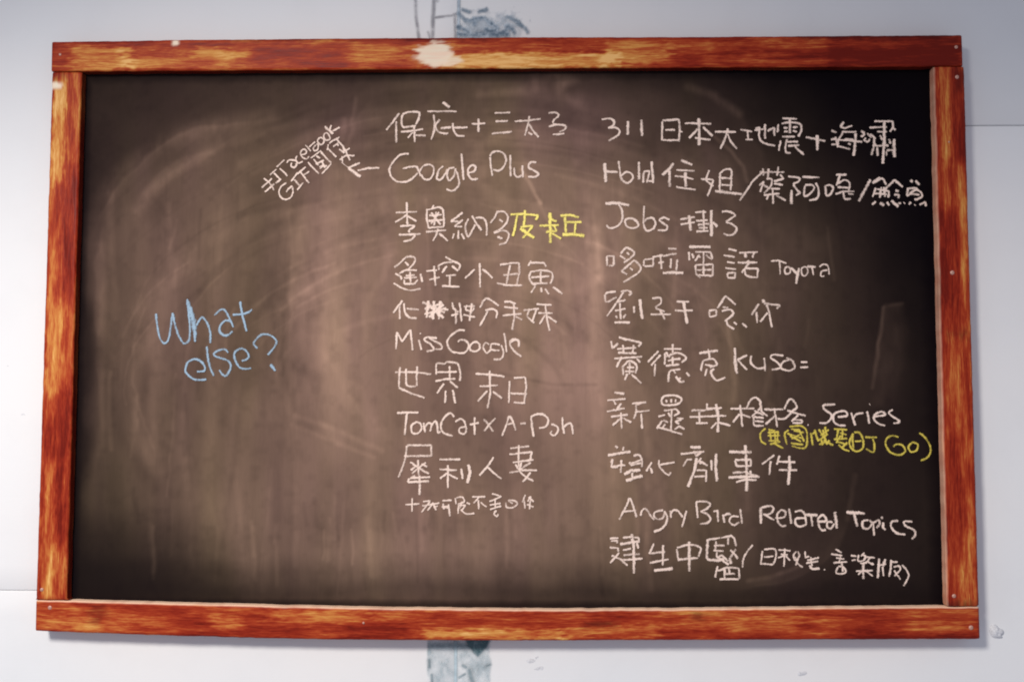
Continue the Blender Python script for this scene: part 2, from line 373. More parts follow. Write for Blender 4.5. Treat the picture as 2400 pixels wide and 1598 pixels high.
  ('white', 'end of the first line of the right column, dense Chinese characters', """
 2591,2050 2591,1901;~ 2539,2022 2534,1916 2578,1862 2688,1830; 2614,1979 2681,2010 2683,1929; 2497,2001 2539,2015
 2762,2105 2907,2099; 2723,2049 2711,1964;~ 2754,2052 2831,2066 2934,2048 2947,1991 2918,1920;! 2834,2098 2836,1956; 2774,2013 2812,2006; 2774,1971 2815,1974; 2864,2013 2913,2019; 2864,1981 2905,1970; 2759,1925 2884,1921; 2745,1886 2722,1780;~ 2807,1900 2788,1815 2798,1766 2839,1758; 2807,1868 2914,1874; 2813,1829 2924,1836; 2868,1843 2909,1793 2970,1740
! 3102,1937 3099,1782; 2987,1916 3180,1876
 3237,1979 3292,1961; 3236,1890 3284,1897; 3235,1841 3283,1844;~ 3363,2066 3335,2024 3369,2006 3445,2030; 3341,1967 3485,1967; 3354,1960 3304,1883 3303,1826 3420,1794;! 3478,1952 3469,1840 3453,1727; 3367,1897 3456,1889; 3400,1854 3428,1840; 3291,1890 3539,1867; 3277,1918 3303,1812
~ 3534,1966 3561,1945 3540,1917 3526,1931;~ 3574,1909 3560,1881 3594,1867 3615,1895; 3527,1973 3568,1959; 3589,1952 3629,1909
 3660,2071 3839,2070 3845,2014 3809,1965; 3610,2008 3783,2013;! 3757,2078 3752,1866 3734,1648; 3685,1965 3782,1965; 3712,1930 3739,1880; 3838,2007 3865,1978; 3657,1916 3648,1810 3625,1733; 3662,1853 3669,1824 3793,1831; 3682,1810 3687,1726;! 3849,1894 3848,1711; 3801,1894 3814,1845; 3771,1781 3860,1781; 3771,1767 3773,1725; 3616,1945 3670,1895"""),
  ('white', 'second line of the right column after the first word, with slashes between the characters', """
! 3610,1491 3492,1277
 2532,1569 2774,1568; 2564,1605 2570,1534; 2716,1625 2701,1533; 2623,1604 2607,1492;~ 2600,1506 2649,1498 2641,1435 2571,1358; 2551,1457 2633,1400; 2530,1436 2572,1478 2536,1372; 2669,1477 2766,1505 2732,1547; 2640,1407 2730,1403; 2570,1341 2723,1358; 2658,1400 2659,1252; 2669,1456 2758,1442; 2619,1351 2597,1295; 2688,1337 2784,1287
~ 2808,1526 2918,1511 2911,1476 2862,1448 2902,1385 2923,1364 2881,1336;! 2840,1392 2838,1252; 2946,1522 3118,1514;~ 2972,1434 2964,1335 3005,1342 3061,1405 3041,1440 2972,1441;~ 3076,1461 3103,1405 3094,1314 3011,1286
~ 3172,1440 3177,1349 3212,1341 3247,1404 3220,1440 3172,1433; 3277,1538 3381,1544; 3319,1545 3279,1432;~ 3279,1446 3359,1488 3406,1460 3398,1376; 3289,1418 3392,1411; 3267,1348 3343,1376 3453,1375; 3343,1369 3355,1299 3417,1302; 3391,1355 3445,1347
 3703,1515 3626,1459;~ 3633,1452 3723,1501 3763,1437; 3660,1410 3630,1319; 3673,1396 3789,1374 3781,1311; 3715,1416 3699,1311; 3645,1354 3768,1346; 3742,1416 3747,1318; 3657,1277 3622,1242;! 3698,1262 3738,1234; 3766,1269 3786,1234
 3749,1395 3847,1486 3921,1415;! 3851,1381 3885,1374; 3837,1339 3885,1339 3877,1304;! 3808,1283 3875,1220; 3876,1255 3903,1255;! 3931,1254 3938,1261
! 4018,1485 3997,1464; 4046,1478 4086,1436;~ 3975,1408 3967,1331 4043,1387 4098,1366 4103,1317 4034,1289; 3982,1401 4058,1408 4064,1380; 3988,1352 4083,1338; 3999,1268 3978,1240;! 4033,1233 4040,1240; 4081,1240 4136,1268 4142,1226"""),
  ('white', 'start of the second line of the right column, one word then two Chinese characters and a slash', """
! 1014,1669 1024,1478; 1031,1584 1142,1578;~ 1150,1689 1163,1590 1177,1512 1232,1463
~ 1170,1534 1219,1576 1268,1569 1292,1526 1267,1484 1232,1463
! 1349,1681 1351,1501
~ 1456,1589 1400,1575 1392,1469; 1456,1589 1427,1469;! 1474,1681 1490,1465; 1420,1490 1483,1483
! 1693,1662 1637,1595 1577,1546;! 1651,1588 1649,1426;! 1763,1693 1874,1647; 1717,1595 1897,1587; 1702,1538 1803,1524 1886,1502;! 1803,1573 1809,1425; 1712,1429 1802,1411 1906,1400
 2040,1593 2004,1494 2079,1431; 1955,1505 2080,1498; 2080,1494 2051,1410 2019,1332; 2147,1564 2138,1388;~ 2143,1557 2192,1596 2254,1592 2253,1493 2248,1388; 2156,1515 2267,1507; 2156,1444 2266,1440;! 2093,1385 2224,1367 2355,1352
 2574,1583 2468,1485 2334,1289"""),
  ('white', 'third line of the right column, one word then two characters', """
! 1016,1265 1148,1268 1252,1247;~ 1148,1261 1182,1184 1178,1099 1140,1043 1063,1019 1025,1051
~ 1327,1092 1265,1116 1213,1099 1223,1043 1285,1018 1341,1042 1327,1085 1300,1099
 1398,1239 1390,1091 1396,1035;~ 1396,1035 1424,993 1486,1014 1508,1070 1480,1119 1425,1112 1400,1084
~ 1646,1101 1591,1122 1549,1098 1584,1066 1625,1034 1604,999 1528,996
 1750,1104 1896,1128; 1753,1055 1895,1076;! 1837,1146 1853,992; 1896,1174 2007,1177; 1980,1195 1981,984; 1906,1090 2020,1096; 1923,1051 2034,1061; 1908,984 2026,988; 1929,1019 2019,1019;! 2056,1194 2056,935;! 2068,1075 2116,1033
~ 2159,1180 2229,1180 2287,1144 2255,1116 2196,1082;~ 2196,1075 2255,1057 2302,1011 2274,962 2226,945 2171,963"""),
  ('white', 'fourth line of the right column, Chinese characters', """
 1027,742 1100,742 1096,651 1047,647; 1030,742 1033,647
~ 1166,763 1201,811 1235,825 1298,776 1263,727 1193,678; 1159,749 1214,713;~ 1228,783 1249,755; 1304,706 1172,595 1227,560;~ 1304,699 1359,636 1345,587 1268,532 1188,486; 1255,629 1283,601
 1394,706 1484,720 1483,646 1394,643; 1394,706 1390,643; 1477,734 1581,751; 1554,761 1563,615; 1532,674 1588,685
 1630,817 1713,814; 1581,740 1650,761 1713,765; 1657,719 1653,622; 1719,712 1708,600;! 1576,576 1670,580 1776,576
! 1834,834 2045,831; 1834,782 1836,698; 1892,782 2044,781 2064,711; 1865,768 1878,719; 1975,781 1974,663; 1934,754 1891,691; 1913,747 1947,726; 1996,753 2057,704; 1891,652 2064,659 2062,544; 1895,649 1901,565 1945,527; 1904,604 2056,607; 1974,649 1973,544; 1925,555 2069,547
 2217,812 2300,791; 2168,749 2278,732; 2202,683 2277,672; 2187,624 2290,610; 2204,575 2283,578 2279,526 2214,526 2204,572; 2320,773 2506,780;! 2379,780 2388,724; 2472,787 2450,724; 2305,676 2498,679; 2422,683 2380,620 2345,578; 2383,620 2504,616 2496,529; 2376,613 2379,557 2420,536 2499,529; 2388,676 2422,696"""),
  ('white', 'small word in latin letters ending the fourth line of the right column', """
 2630,691 2702,697 2782,669; 2714,695 2719,558
~ 2790,639 2764,609 2772,567 2814,575 2815,618 2790,639
! 2823,622 2852,601 2877,566;! 2903,622 2890,566 2869,468
~ 2950,635 2924,609 2932,553 2965,549 2987,583 2979,626 2950,635
! 2980,635 3064,634; 3026,634 3041,549
~ 3098,634 3136,656 3182,643 3193,557;~ 3177,600 3122,591 3113,544 3147,544"""),
  ('white', 'fifth line of the right column, Chinese characters', """
~ 1117,394 1026,380 1012,332 1031,293 1126,341; 1270,399 1251,360;~ 1165,394 1232,404 1270,379 1241,355; 1194,389 1117,274 1025,149; 1126,288 1212,312; 1107,206 1212,226; 1155,283 1163,120; 1116,158 1130,130; 1212,173 1187,130; 1101,91 1254,91
 1293,250 1293,182;! 1351,317 1360,216 1375,125
~ 1470,326 1547,331 1556,283 1508,235 1593,196; 1455,168 1655,172; 1546,216 1593,120
 1708,294 1832,294; 1689,206 1865,208;! 1780,287 1793,177 1811,76
 2022,205 2093,215 2092,157 2031,143 2022,201; 2103,229 2185,349 2284,263; 2155,239 2212,234;~ 2145,201 2231,215 2254,167 2172,100; 2192,114 2201,62 2266,23; 2263,95 2291,66; 2343,81 2390,42
 2507,272 2434,162; 2482,195 2490,85;! 2546,315 2555,282; 2554,277 2711,257 2677,224; 2583,262 2610,176 2627,42; 2591,186 2519,95"""),
  ('white', 'sixth line of the right column, three Chinese characters, a short word and an equals sign', """
 1143,-53 1220,-81; 1067,-91 1081,-168; 1086,-158 1134,-110;~ 1182,-62 1267,-86 1353,-110 1333,-148; 1124,-168 1314,-158; 1181,-129 1190,-215; 1286,-129 1276,-206; 1133,-206 1314,-211; 1095,-263 1371,-244; 1171,-244 1118,-349; 1180,-330 1184,-425;~ 1180,-340 1247,-282 1313,-330 1303,-406; 1218,-349 1294,-349; 1247,-292 1246,-416; 1227,-406 1198,-473; 1265,-416 1360,-502; 1314,-263 1351,-301; 1199,-387 1294,-387
 1528,-187 1423,-297; 1547,-225 1456,-330; 1494,-311 1488,-435; 1581,-168 1752,-168; 1667,-120 1666,-225; 1590,-206 1589,-320;~ 1599,-244 1713,-206 1794,-254 1751,-301; 1666,-244 1665,-330; 1598,-330 1731,-320; 1618,-282 1741,-263; 1599,-196 1637,-254;~ 1740,-368 1636,-387 1621,-492; 1692,-435 1739,-492 1777,-482; 1730,-444 1739,-463; 1797,-397 1825,-435; 1664,-368 1693,-406
! 1922,-211 2107,-182; 2008,-168 2026,-254;~ 1959,-282 1940,-368 1949,-377;~ 1959,-282 2054,-263 2092,-320 2025,-349; 1978,-320 2072,-339; 1996,-358 1977,-434;~ 2063,-358 2034,-406 2090,-472 2175,-444
! 2269,-158 2267,-282 2285,-411; 2386,-230 2291,-273 2384,-372
~ 2424,-234 2423,-311 2489,-358 2555,-349; 2551,-253 2559,-387
~ 2736,-234 2642,-225 2613,-253 2678,-301 2706,-349 2621,-372
~ 2792,-272 2726,-301 2715,-358 2790,-377 2843,-348 2820,-282 2764,-253
 2905,-296 2966,-296; 2895,-348 2975,-344"""),
  ('white', 'seventh line of the right column, Chinese characters', """
! 1096,-590 1192,-607; 1027,-669 1206,-652; 1089,-669 1109,-710; 1164,-697 1123,-752; 1023,-776 1198,-745; 1061,-827 1226,-806; 1160,-786 1166,-944; 1157,-841 1077,-913; 1184,-841 1259,-882
 1267,-700 1405,-686;~ 1305,-703 1305,-779 1284,-847; 1294,-782 1438,-765; 1356,-792 1363,-943; 1305,-710 1370,-689
~ 1549,-669 1583,-627 1686,-620 1748,-655 1706,-703 1576,-713 1549,-669; 1597,-662 1603,-689; 1648,-655 1648,-689; 1693,-655 1689,-689; 1575,-768 1692,-751 1726,-785 1671,-819; 1616,-785 1637,-826; 1651,-758 1642,-963; 1520,-826 1589,-806; 1561,-861 1506,-943; 1588,-895 1560,-936; 1506,-922 1642,-963 1751,-997; 1698,-840 1766,-843;~ 1746,-853 1691,-874 1725,-895; 1677,-949 1725,-915 1772,-949; 1568,-861 1616,-881
 1842,-766 1986,-763; 1821,-829 2177,-815; 1917,-778 1920,-887; 1882,-887 1998,-887; 1994,-695 1989,-757 2054,-750; 1986,-747 2137,-740;! 2079,-702 2101,-825 2093,-976; 2087,-880 2028,-938; 2101,-880 2216,-911
 2218,-747 2450,-746; 2311,-709 2332,-921; 2306,-798 2237,-880; 2327,-805 2415,-832;~ 2368,-750 2417,-661 2465,-640 2512,-688 2498,-750 2422,-825; 2443,-763 2539,-811;~ 2442,-818 2448,-907 2538,-910; 2446,-825 2539,-838; 2449,-866 2538,-873"""),
  ('white', 'end of the seventh line of the right column, one character then a word in latin letters', """
 2542,-756 2728,-752; 2642,-741 2665,-924; 2656,-806 2554,-899;~ 2669,-842 2741,-841 2806,-777 2857,-727 2808,-655 2765,-691 2735,-755; 2764,-763 2941,-816; 2812,-849 2905,-856 2904,-884 2812,-884; 2870,-805 2805,-870; 2500,-677 2520,-777 2577,-820
 2958,-902 2968,-906
~ 3228,-704 3121,-712 3121,-748 3184,-798 3183,-841 3140,-884 3072,-884
~ 3248,-826 3340,-812 3320,-769 3256,-776 3212,-805 3211,-869 3260,-905 3324,-908
 3377,-783 3417,-905;~ 3397,-840 3433,-797 3497,-786
! 3556,-708 3563,-704; 3533,-769 3549,-890
~ 3603,-819 3703,-804 3676,-775 3611,-797 3596,-847 3637,-890 3701,-908
~ 3775,-754 3739,-783 3781,-825 3837,-861 3822,-882 3780,-886"""),
  ('dim', 'yellow bracketed note under the seventh line of the right column', """
~ 2554,-935 2503,-992 2516,-1064 2559,-1092
 2582,-949 2632,-956; 2574,-1007 2695,-1006; 2589,-942 2609,-1064; 2639,-949 2651,-1092; 2580,-1057 2688,-1056; 2575,-978 2682,-971; 2623,-1078 2722,-1128; 2594,-1092 2695,-1064; 2675,-963 2666,-1064
~ 2782,-920 2897,-913 2946,-956 2951,-1063 2922,-1127 2801,-1106;~ 2775,-949 2738,-992 2758,-1092; 2796,-942 2882,-949; 2760,-985 2916,-1034; 2802,-1035 2888,-992; 2875,-942 2923,-1063; 2794,-1078 2915,-1092; 2788,-1006 2894,-1063; 2825,-956 2924,-977
 2988,-977 3004,-1099; 3002,-991 3038,-963; 3024,-948 3058,-1063; 3067,-941 3115,-1034; 3080,-1005 3160,-948; 3051,-1056 3152,-991; 3103,-948 3136,-1091; 3108,-1048 3200,-1098; 3065,-1091 3136,-1062; 3136,-1091 3165,-1048; 3125,-920 3138,-991; 3087,-1041 3100,-1098
 3210,-941 3338,-948; 3252,-948 3236,-1034; 3208,-1041 3336,-1033; 3266,-976 3330,-998; 3295,-948 3286,-1034;~ 3250,-1091 3299,-1133 3355,-1155; 3335,-1069 3277,-1126; 3236,-1062 3335,-1091; 3273,-1005 3229,-1077
~ 3394,-983 3357,-1062 3377,-1133 3433,-1154 3484,-1119 3485,-1033 3451,-976 3401,-976; 3407,-1062 3471,-1055; 3386,-1005 3391,-1133
 3507,-1019 3620,-1022;~ 3578,-1033 3594,-1097 3582,-1161 3512,-1133
~ 3826,-1018 3763,-1004 3712,-1033 3704,-1097 3752,-1168 3829,-1189 3887,-1153 3860,-1096 3803,-1089 3775,-1111
~ 3945,-1075 3916,-1118 3943,-1160 3993,-1146 4009,-1089 3967,-1068 3945,-1075
~ 4026,-975 4088,-1032 4129,-1117 4105,-1203 4033,-1245"""),
  ('white', 'eighth line of the right column, Chinese characters', """
 1100,-1108 1128,-1128; 1183,-1115 1179,-1156;! 1031,-1200 1251,-1162; 1076,-1231 1065,-1272; 1065,-1309 1202,-1292; 1161,-1244 1154,-1367; 1072,-1238 1065,-1313 1127,-1313; 1236,-1265 1257,-1292;~ 1278,-1203 1333,-1196 1360,-1244 1359,-1312; 1257,-1278 1353,-1244; 1250,-1299 1359,-1271;! 1188,-1384 1256,-1346 1345,-1339; 1263,-1367 1270,-1421;! 1205,-1445 1270,-1421 1365,-1397
 1455,-1264 1400,-1353; 1438,-1312 1461,-1373;~ 1524,-1243 1530,-1311 1611,-1386 1639,-1359; 1530,-1291 1674,-1263
! 1825,-1120 1927,-1119; 1732,-1185 1961,-1160; 1859,-1154 1886,-1208; 1941,-1160 1879,-1208; 1755,-1304 1797,-1236 1844,-1236;! 1886,-1222 1864,-1344 1801,-1501; 1933,-1222 1885,-1276; 1906,-1242 1994,-1296; 1884,-1338 1980,-1341 1975,-1453; 1863,-1402 1965,-1398;! 2077,-1180 2069,-1303 2081,-1446; 2028,-1242 2031,-1344; 1912,-1276 1953,-1262
! 2200,-1163 2417,-1166;! 2357,-1098 2368,-1302 2365,-1540; 2256,-1241 2409,-1237 2409,-1295 2273,-1302 2256,-1245; 2231,-1364 2347,-1356 2489,-1404;! 2190,-1408 2475,-1397; 2264,-1452 2346,-1431 2461,-1431; 2401,-1343 2414,-1390
 2636,-1192 2513,-1282; 2599,-1249 2583,-1385; 2685,-1199 2655,-1285; 2670,-1256 2834,-1259; 2673,-1335 2850,-1338;! 2778,-1199 2779,-1334 2763,-1477"""),
  ('white', 'ninth line of the right column, a long line of latin letters', """
 1237,-1607 1213,-1671 1137,-1817; 1241,-1607 1274,-1691 1304,-1793; 1179,-1739 1301,-1728
~ 1363,-1715 1342,-1779;~ 1349,-1738 1383,-1711 1417,-1738 1444,-1785 1478,-1815
~ 1560,-1724 1492,-1738 1471,-1778 1505,-1809 1559,-1798 1573,-1744;~ 1570,-1731 1600,-1785 1586,-1852 1538,-1906 1470,-1930
~ 1631,-1727 1637,-1798;~ 1634,-1757 1662,-1723 1703,-1730
 1703,-1727 1750,-1791; 1784,-1726 1763,-1811 1739,-1885
 1880,-1641 1892,-1797;~ 1880,-1641 1975,-1641 2016,-1668 1974,-1709 1920,-1736;~ 1920,-1736 1987,-1763 2014,-1810 1973,-1847 1912,-1851
 2083,-1728 2088,-1836; 2042,-1732 2093,-1725
~ 2136,-1762 2146,-1840;~ 2143,-1775 2177,-1755 2211,-1765
~ 2285,-1782 2218,-1782 2197,-1829 2237,-1863 2291,-1835; 2300,-1711 2318,-1849
! 2499,-1693 2497,-1848;~ 2503,-1696 2588,-1679 2621,-1706 2586,-1754 2519,-1761; 2532,-1760 2626,-1814
~ 2633,-1794 2714,-1787 2735,-1739 2695,-1719 2654,-1760 2660,-1827 2693,-1868 2740,-1867
 2770,-1702 2788,-1847
~ 2823,-1736 2878,-1722 2918,-1759 2929,-1860;~ 2924,-1793 2836,-1800 2828,-1847 2862,-1874 2929,-1860
! 2918,-1762 3039,-1765; 2978,-1765 2987,-1873
~ 3045,-1826 3119,-1819 3093,-1765 3045,-1799 3051,-1866 3077,-1906 3117,-1906
~ 3180,-1832 3132,-1832 3131,-1879 3165,-1892 3199,-1845;! 3202,-1734 3214,-1811 3222,-1892
! 3313,-1737 3491,-1746;! 3387,-1750 3415,-1871
~ 3523,-1810 3469,-1824 3468,-1878 3515,-1891 3556,-1844 3530,-1810
 3564,-1823 3569,-1884 3574,-1958;~ 3570,-1837 3618,-1810 3630,-1843 3596,-1884
 3645,-1776 3658,-1796; 3664,-1830 3657,-1877 3683,-1903
~ 3806,-1816 3745,-1823 3737,-1870 3783,-1930 3870,-1946
~ 3940,-1822 3866,-1822 3872,-1862 3951,-1902 3964,-1949 3929,-1990"""),
  ('white', 'tenth line of the right column, Chinese characters', """
 1045,-1996 1130,-1993; 1055,-2023 1116,-2016 1116,-2043; 1044,-2084 1122,-2087 1129,-2124; 1136,-2131 1047,-2232; 1061,-2158 1142,-2191 1216,-2252; 1170,-1989 1252,-1982 1327,-1988 1326,-2036;! 1256,-1952 1275,-2056 1274,-2329;! 1143,-2050 1327,-2022; 1170,-2107 1251,-2090; 1176,-2154 1333,-2143; 1149,-2202 1359,-2187; 1306,-2036 1319,-2090
 1469,-2042 1424,-2143; 1428,-2136 1577,-2122; 1557,-2055 1552,-2250; 1427,-2227 1610,-2192;! 1467,-2301 1650,-2279
 1686,-2094 1705,-2209;~ 1689,-2084 1808,-2053 1916,-2080 1895,-2167; 1705,-2195 1895,-2177;! 1808,-2023 1806,-2305
! 1985,-1999 1976,-2187; 1985,-2005 2107,-1985;! 1976,-2190 2077,-2203 2145,-2186; 2045,-2059 2146,-2058; 2038,-2106 2139,-2112; 2066,-2018 2058,-2106;~ 2071,-2119 2077,-2173 2118,-2153 2178,-2206; 2114,-1985 2215,-1964 2242,-1991 2255,-2065; 2181,-1984 2180,-2051; 2200,-2098 2253,-2152 2273,-2185; 2254,-2091 2199,-2172;! 2192,-2172 2205,-2233; 2091,-2180 2185,-2239; 2077,-2254 2052,-2361; 2076,-2300 2164,-2266 2279,-2272 2284,-2373; 2095,-2377 2278,-2376; 2144,-2273 2143,-2374; 2150,-2327 2244,-2326; 2184,-2273 2191,-2320"""),
  ('white', 'bracketed end of the tenth line of the right column in small characters', """
~ 2416,-2051 2358,-2118 2323,-2186 2316,-2266
 2507,-2104 2488,-2239;~ 2521,-2094 2615,-2087 2638,-2137 2613,-2224 2572,-2238; 2520,-2165 2614,-2157; 2492,-2228 2606,-2235
 2656,-2097 2777,-2103; 2723,-2083 2710,-2257; 2715,-2150 2654,-2171; 2729,-2150 2769,-2197; 2682,-2137 2749,-2143
~ 2831,-2109 2803,-2150 2816,-2196 2857,-2156 2844,-2109; 2816,-2163 2836,-2223 2889,-2260; 2857,-2149 2822,-2243
 2912,-2109 2917,-2176; 2911,-2169 2951,-2156; 2930,-2196 3045,-2168; 2965,-2162 2977,-2249; 2923,-2223 3038,-2202;! 2950,-2243 2976,-2276 3050,-2272
 3094,-2275 3097,-2289
 3202,-2087 3262,-2120; 3160,-2134 3268,-2147; 3207,-2168 3287,-2181; 3254,-2147 3233,-2221; 3179,-2215 3314,-2207;~ 3225,-2255 3204,-2308 3251,-2321 3298,-2301 3272,-2254 3225,-2248; 3260,-2207 3271,-2301
 3348,-2147 3402,-2153; 3354,-2194 3395,-2187;~ 3423,-2140 3415,-2193 3462,-2193 3489,-2153 3449,-2139; 3477,-2119 3442,-2153; 3489,-2159 3576,-2166; 3502,-2199 3555,-2233; 3529,-2166 3488,-2220; 3393,-2294 3554,-2286;! 3465,-2220 3461,-2367; 3460,-2287 3412,-2327; 3480,-2287 3553,-2340; 3542,-2213 3562,-2233; 3434,-2220 3502,-2213
! 3617,-2172 3599,-2359; 3602,-2239 3682,-2225;! 3677,-2178 3649,-2245; 3648,-2252 3653,-2339; 3730,-2185 3722,-2272 3707,-2345; 3737,-2205 3790,-2205;~ 3749,-2252 3809,-2245 3808,-2285 3754,-2338; 3755,-2285 3813,-2371
~ 3830,-2231 3882,-2298 3887,-2351 3839,-2431"""),
]
# ---------------------------------------------------------------- the wall: four painted sheets with narrow joints
wall = empty('wall', (0, WALL_Y, 0)); wall['kind'] = 'structure'
def wall_panel(x0, x1, z0, z1, seed, tone=1.0):
    """a painted sheet 12 mm thick with softened edges, its face on WALL_Y"""
    e = .0025
    xs = np.array([x0, x0, x0 + e] + list(np.linspace(x0 + .05, x1 - .05, 40)) + [x1 - e, x1, x1])
    zs = np.array([z0, z0, z0 + e] + list(np.linspace(z0 + .05, z1 - .05, 30)) + [z1 - e, z1, z1])
    X, Z = np.meshgrid(xs, zs)
    Y = .0006 * fbm(X * 3, Z * 3, seed)
    Y[:, [1, -2]] = .0015; Y[[1, -2], :] = .0015
    Y[:, [0, -1]] = .012; Y[[0, -1], :] = .012
    o = grid_mesh('wall_panel', X, Y, Z, M_WALL, wall)
    fattr(o, 'tone', np.full(X.size, tone))
    return o
SEAM = -.0900
wall_panel(-3.2, SEAM - .0003, -2.2, -.5116, 11)
wall_panel(-3.2, SEAM - .0003, -.5110, 2.2, 12)
wall_panel(SEAM + .0003, 3.2, -2.2, .4116, 13)
wall_panel(SEAM + .0003, 3.2, .4132, 2.2, 14, .92)
backing = mesh_obj('wall_backing', [(-3.2, .0125, -2.2), (3.2, .0125, -2.2), (3.2, .0125, 2.2), (-3.2, .0125, 2.2)], [(0, 1, 2, 3)], M_WALL, wall)
fattr(backing, 'tone', np.full(4, .8))

# seam filler and pencil marks, thin coats lying on the wall (built as 0.4 mm skins with ragged rims)
M_STAIN = stain_material('blue_grey_filler', (.58, .67, .74, 1), (.11, .16, .21, 1))
M_TEAL = stain_material('teal_filler', (.52, .64, .69, 1), (.06, .12, .14, 1))
M_PENCIL = stain_material('pencil_grey', (.45, .45, .47, 1), (.20, .20, .22, 1))
def seg(X, Z, pts, w):
    """closeness to a polyline, 1 on the line and 0 at w"""
    best = np.full(X.shape, 1e9)
    for (ax, az), (bx, bz) in zip(pts, pts[1:]):
        dx, dz = bx - ax, bz - az; L = dx * dx + dz * dz + 1e-12
        k = np.clip(((X - ax) * dx + (Z - az) * dz) / L, 0, 1)
        best = np.minimum(best, np.hypot(X - ax - k * dx, Z - az - k * dz))
    return np.clip(1 - best / w, 0, 1)
def skin(name, x0, x1, z0, z1, step, mat, lift, fn):
    X, Z = np.meshgrid(np.arange(x0, x1, step), np.arange(z0, z1, step))
    a, k = fn(X, Z)
    o = grid_mesh(name, X, np.full(X.shape, -lift), Z, mat, wall)
    fattr(o, 'alpha', np.clip(a, 0, 1)); fattr(o, 'tone', np.clip(k, 0, 1))
    return o
def pt(x, y):   # marks above the board, measured on the photograph, in metres on the wall
    return (.867813e-3 * x - 1.02325, -.88613e-3 * y + .6869 - 7.9e-6 * x)
def pb(x, y):   # and those below it
    return (.833324e-3 * x + 3e-6 * y - .984883, -.817189e-3 * y + .616643 + 6.8e-6 * x)
def top_blotch(X, Z):
    n = fbm(X * 90, Z * 90, 31); n2 = fbm(X * 260, Z * 200, 33)
    cx, cz = pt(1128, 72)
    e = 1 - np.hypot((X - cx) / .060, (Z - cz) / .040)
    e2 = 1 - np.hypot((X - pt(1180, 70)[0]) / .045, (Z - pt(1180, 60)[1]) / .034)
    left = np.clip((X - pt(1072, 0)[0]) / .003, 0, 1)
    lines = [[(1075, 33), (1090, 47), (1100, 50), (1112, 46), (1135, 42), (1150, 58)], [(1073, 64), (1092, 72), (1100, 78)],
             [(1110, 44), (1112, 56)], [(1160, 74), (1172, 80), (1186, 76), (1190, 62)], [(1150, 55), (1165, 66), (1160, 75)],
             [(1190, 40), (1212, 52), (1230, 66), (1236, 76)], [(1125, 28), (1140, 24)], [(1085, 24), (1100, 30)],
             [(1140, 70), (1150, 74), (1160, 72)], [(1186, 62), (1200, 70), (1206, 78)], [(1076, 80), (1100, 84), (1150, 82), (1190, 80)]]
    L = np.zeros(X.shape)
    for ln in lines:
        L = np.maximum(L, seg(X, Z, [pt(*p) for p in ln], .0065 + .002 * n))
    base = np.clip(np.maximum(e, e2 * .55) * 2.0 + n * .9, 0, 1) * .55 * left
    base = np.maximum(base, np.clip(2 - np.abs(X - SEAM) / .0018, 0, 1) * .95)
    return np.clip(base + L * .95, 0, 1), np.clip(.32 + .34 * n + .25 * n2 + .55 * L, 0, 1)
skin('filler_smear', *(pt(1060, 0)[0], pt(1245, 0)[0]), pt(0, 100)[1], pt(0, 8)[1], .0018, M_STAIN, .0016, top_blotch)
def pencil(X, Z):
    n = fbm(X * 60, Z * 60, 41)
    L = np.maximum.reduce([seg(X, Z, [pt(*p) for p in ln], w) for ln, w in (
        ([(973, -30), (975, 40), (982, 90)], .0052), ([(1019, -30), (1015, 40), (1014, 90)], .0060), ([(1020, 42), (1060, 37), (1070, 33)], .0040),
        ([(1066, 34), (1068, 88)], .0044), ([(1004, 76), (1008, 88)], .0042), ([(1022, 0), (1020, -30)], .009))])
    return np.clip(L * (.62 + .5 * n), 0, .7), np.clip(.35 + .4 * n, 0, 1)
skin('pencil_line', pt(962, 0)[0], pt(1080, 0)[0], pt(0, 100)[1], pt(0, -25)[1], .0015, M_PENCIL, .0009, pencil)
def low_strip(X, Z):
    n = fbm(X * 55, Z * 40, 51); n2 = fbm(X * 170, Z * 130, 53)
    x0, x1 = pb(1000, 1550)[0], pb(1152, 1550)[0]
    edge = np.clip((X - x0 + .0015 * n) / .003, 0, 1) * np.clip((x1 - X + .005 * n) / .006, 0, 1)
    spots = np.maximum.reduce([seg(X, Z, [pb(*p) for p in ln], w) for ln, w in (
        ([(1006, 1545), (1007, 1562)], .007), ([(1085, 1558), (1092, 1562)], .007), ([(1140, 1560), (1148, 1556)], .006),
        ([(1100, 1570), (1108, 1598), (1112, 1640)], .011), ([(1076, 1586), (1090, 1578)], .005), ([(1012, 1580), (1016, 1640)], .006))])
    dz_ = np.clip((pb(1120, 1500)[1] - Z) / .034, 0, 1); bumpx = np.clip((.030 * (1 - dz_) ** .7 - np.abs(X - pb(1120, 1500)[0]) + .004 * n) / .012, 0, 1)
    dark = np.clip(bumpx * (1.2 + .5 * n), 0, .92)
    band = np.clip(1 - np.abs(Z - pb(1050, 1512)[1]) / .016, 0, 1) * (X < pb(1110, 1500)[0])
    a = edge * np.clip(.45 + .38 * n + .22 * n2, 0, 1) * .8
    a = np.maximum(a, np.clip(2 - np.abs(X - SEAM) / .002, 0, 1) * .95)
    return np.clip(np.maximum.reduce([a, spots * .75, dark, band * edge * .8]), 0, 1), np.clip(.20 + .26 * n + .12 * n2 + .55 * spots + .80 * dark + .45 * band, 0, 1)
skin('seam_filler', pb(990, 1550)[0], pb(1172, 1550)[0], pb(1080, 1720)[1], pb(1080, 1470)[1], .0018, M_TEAL, .0016, low_strip)

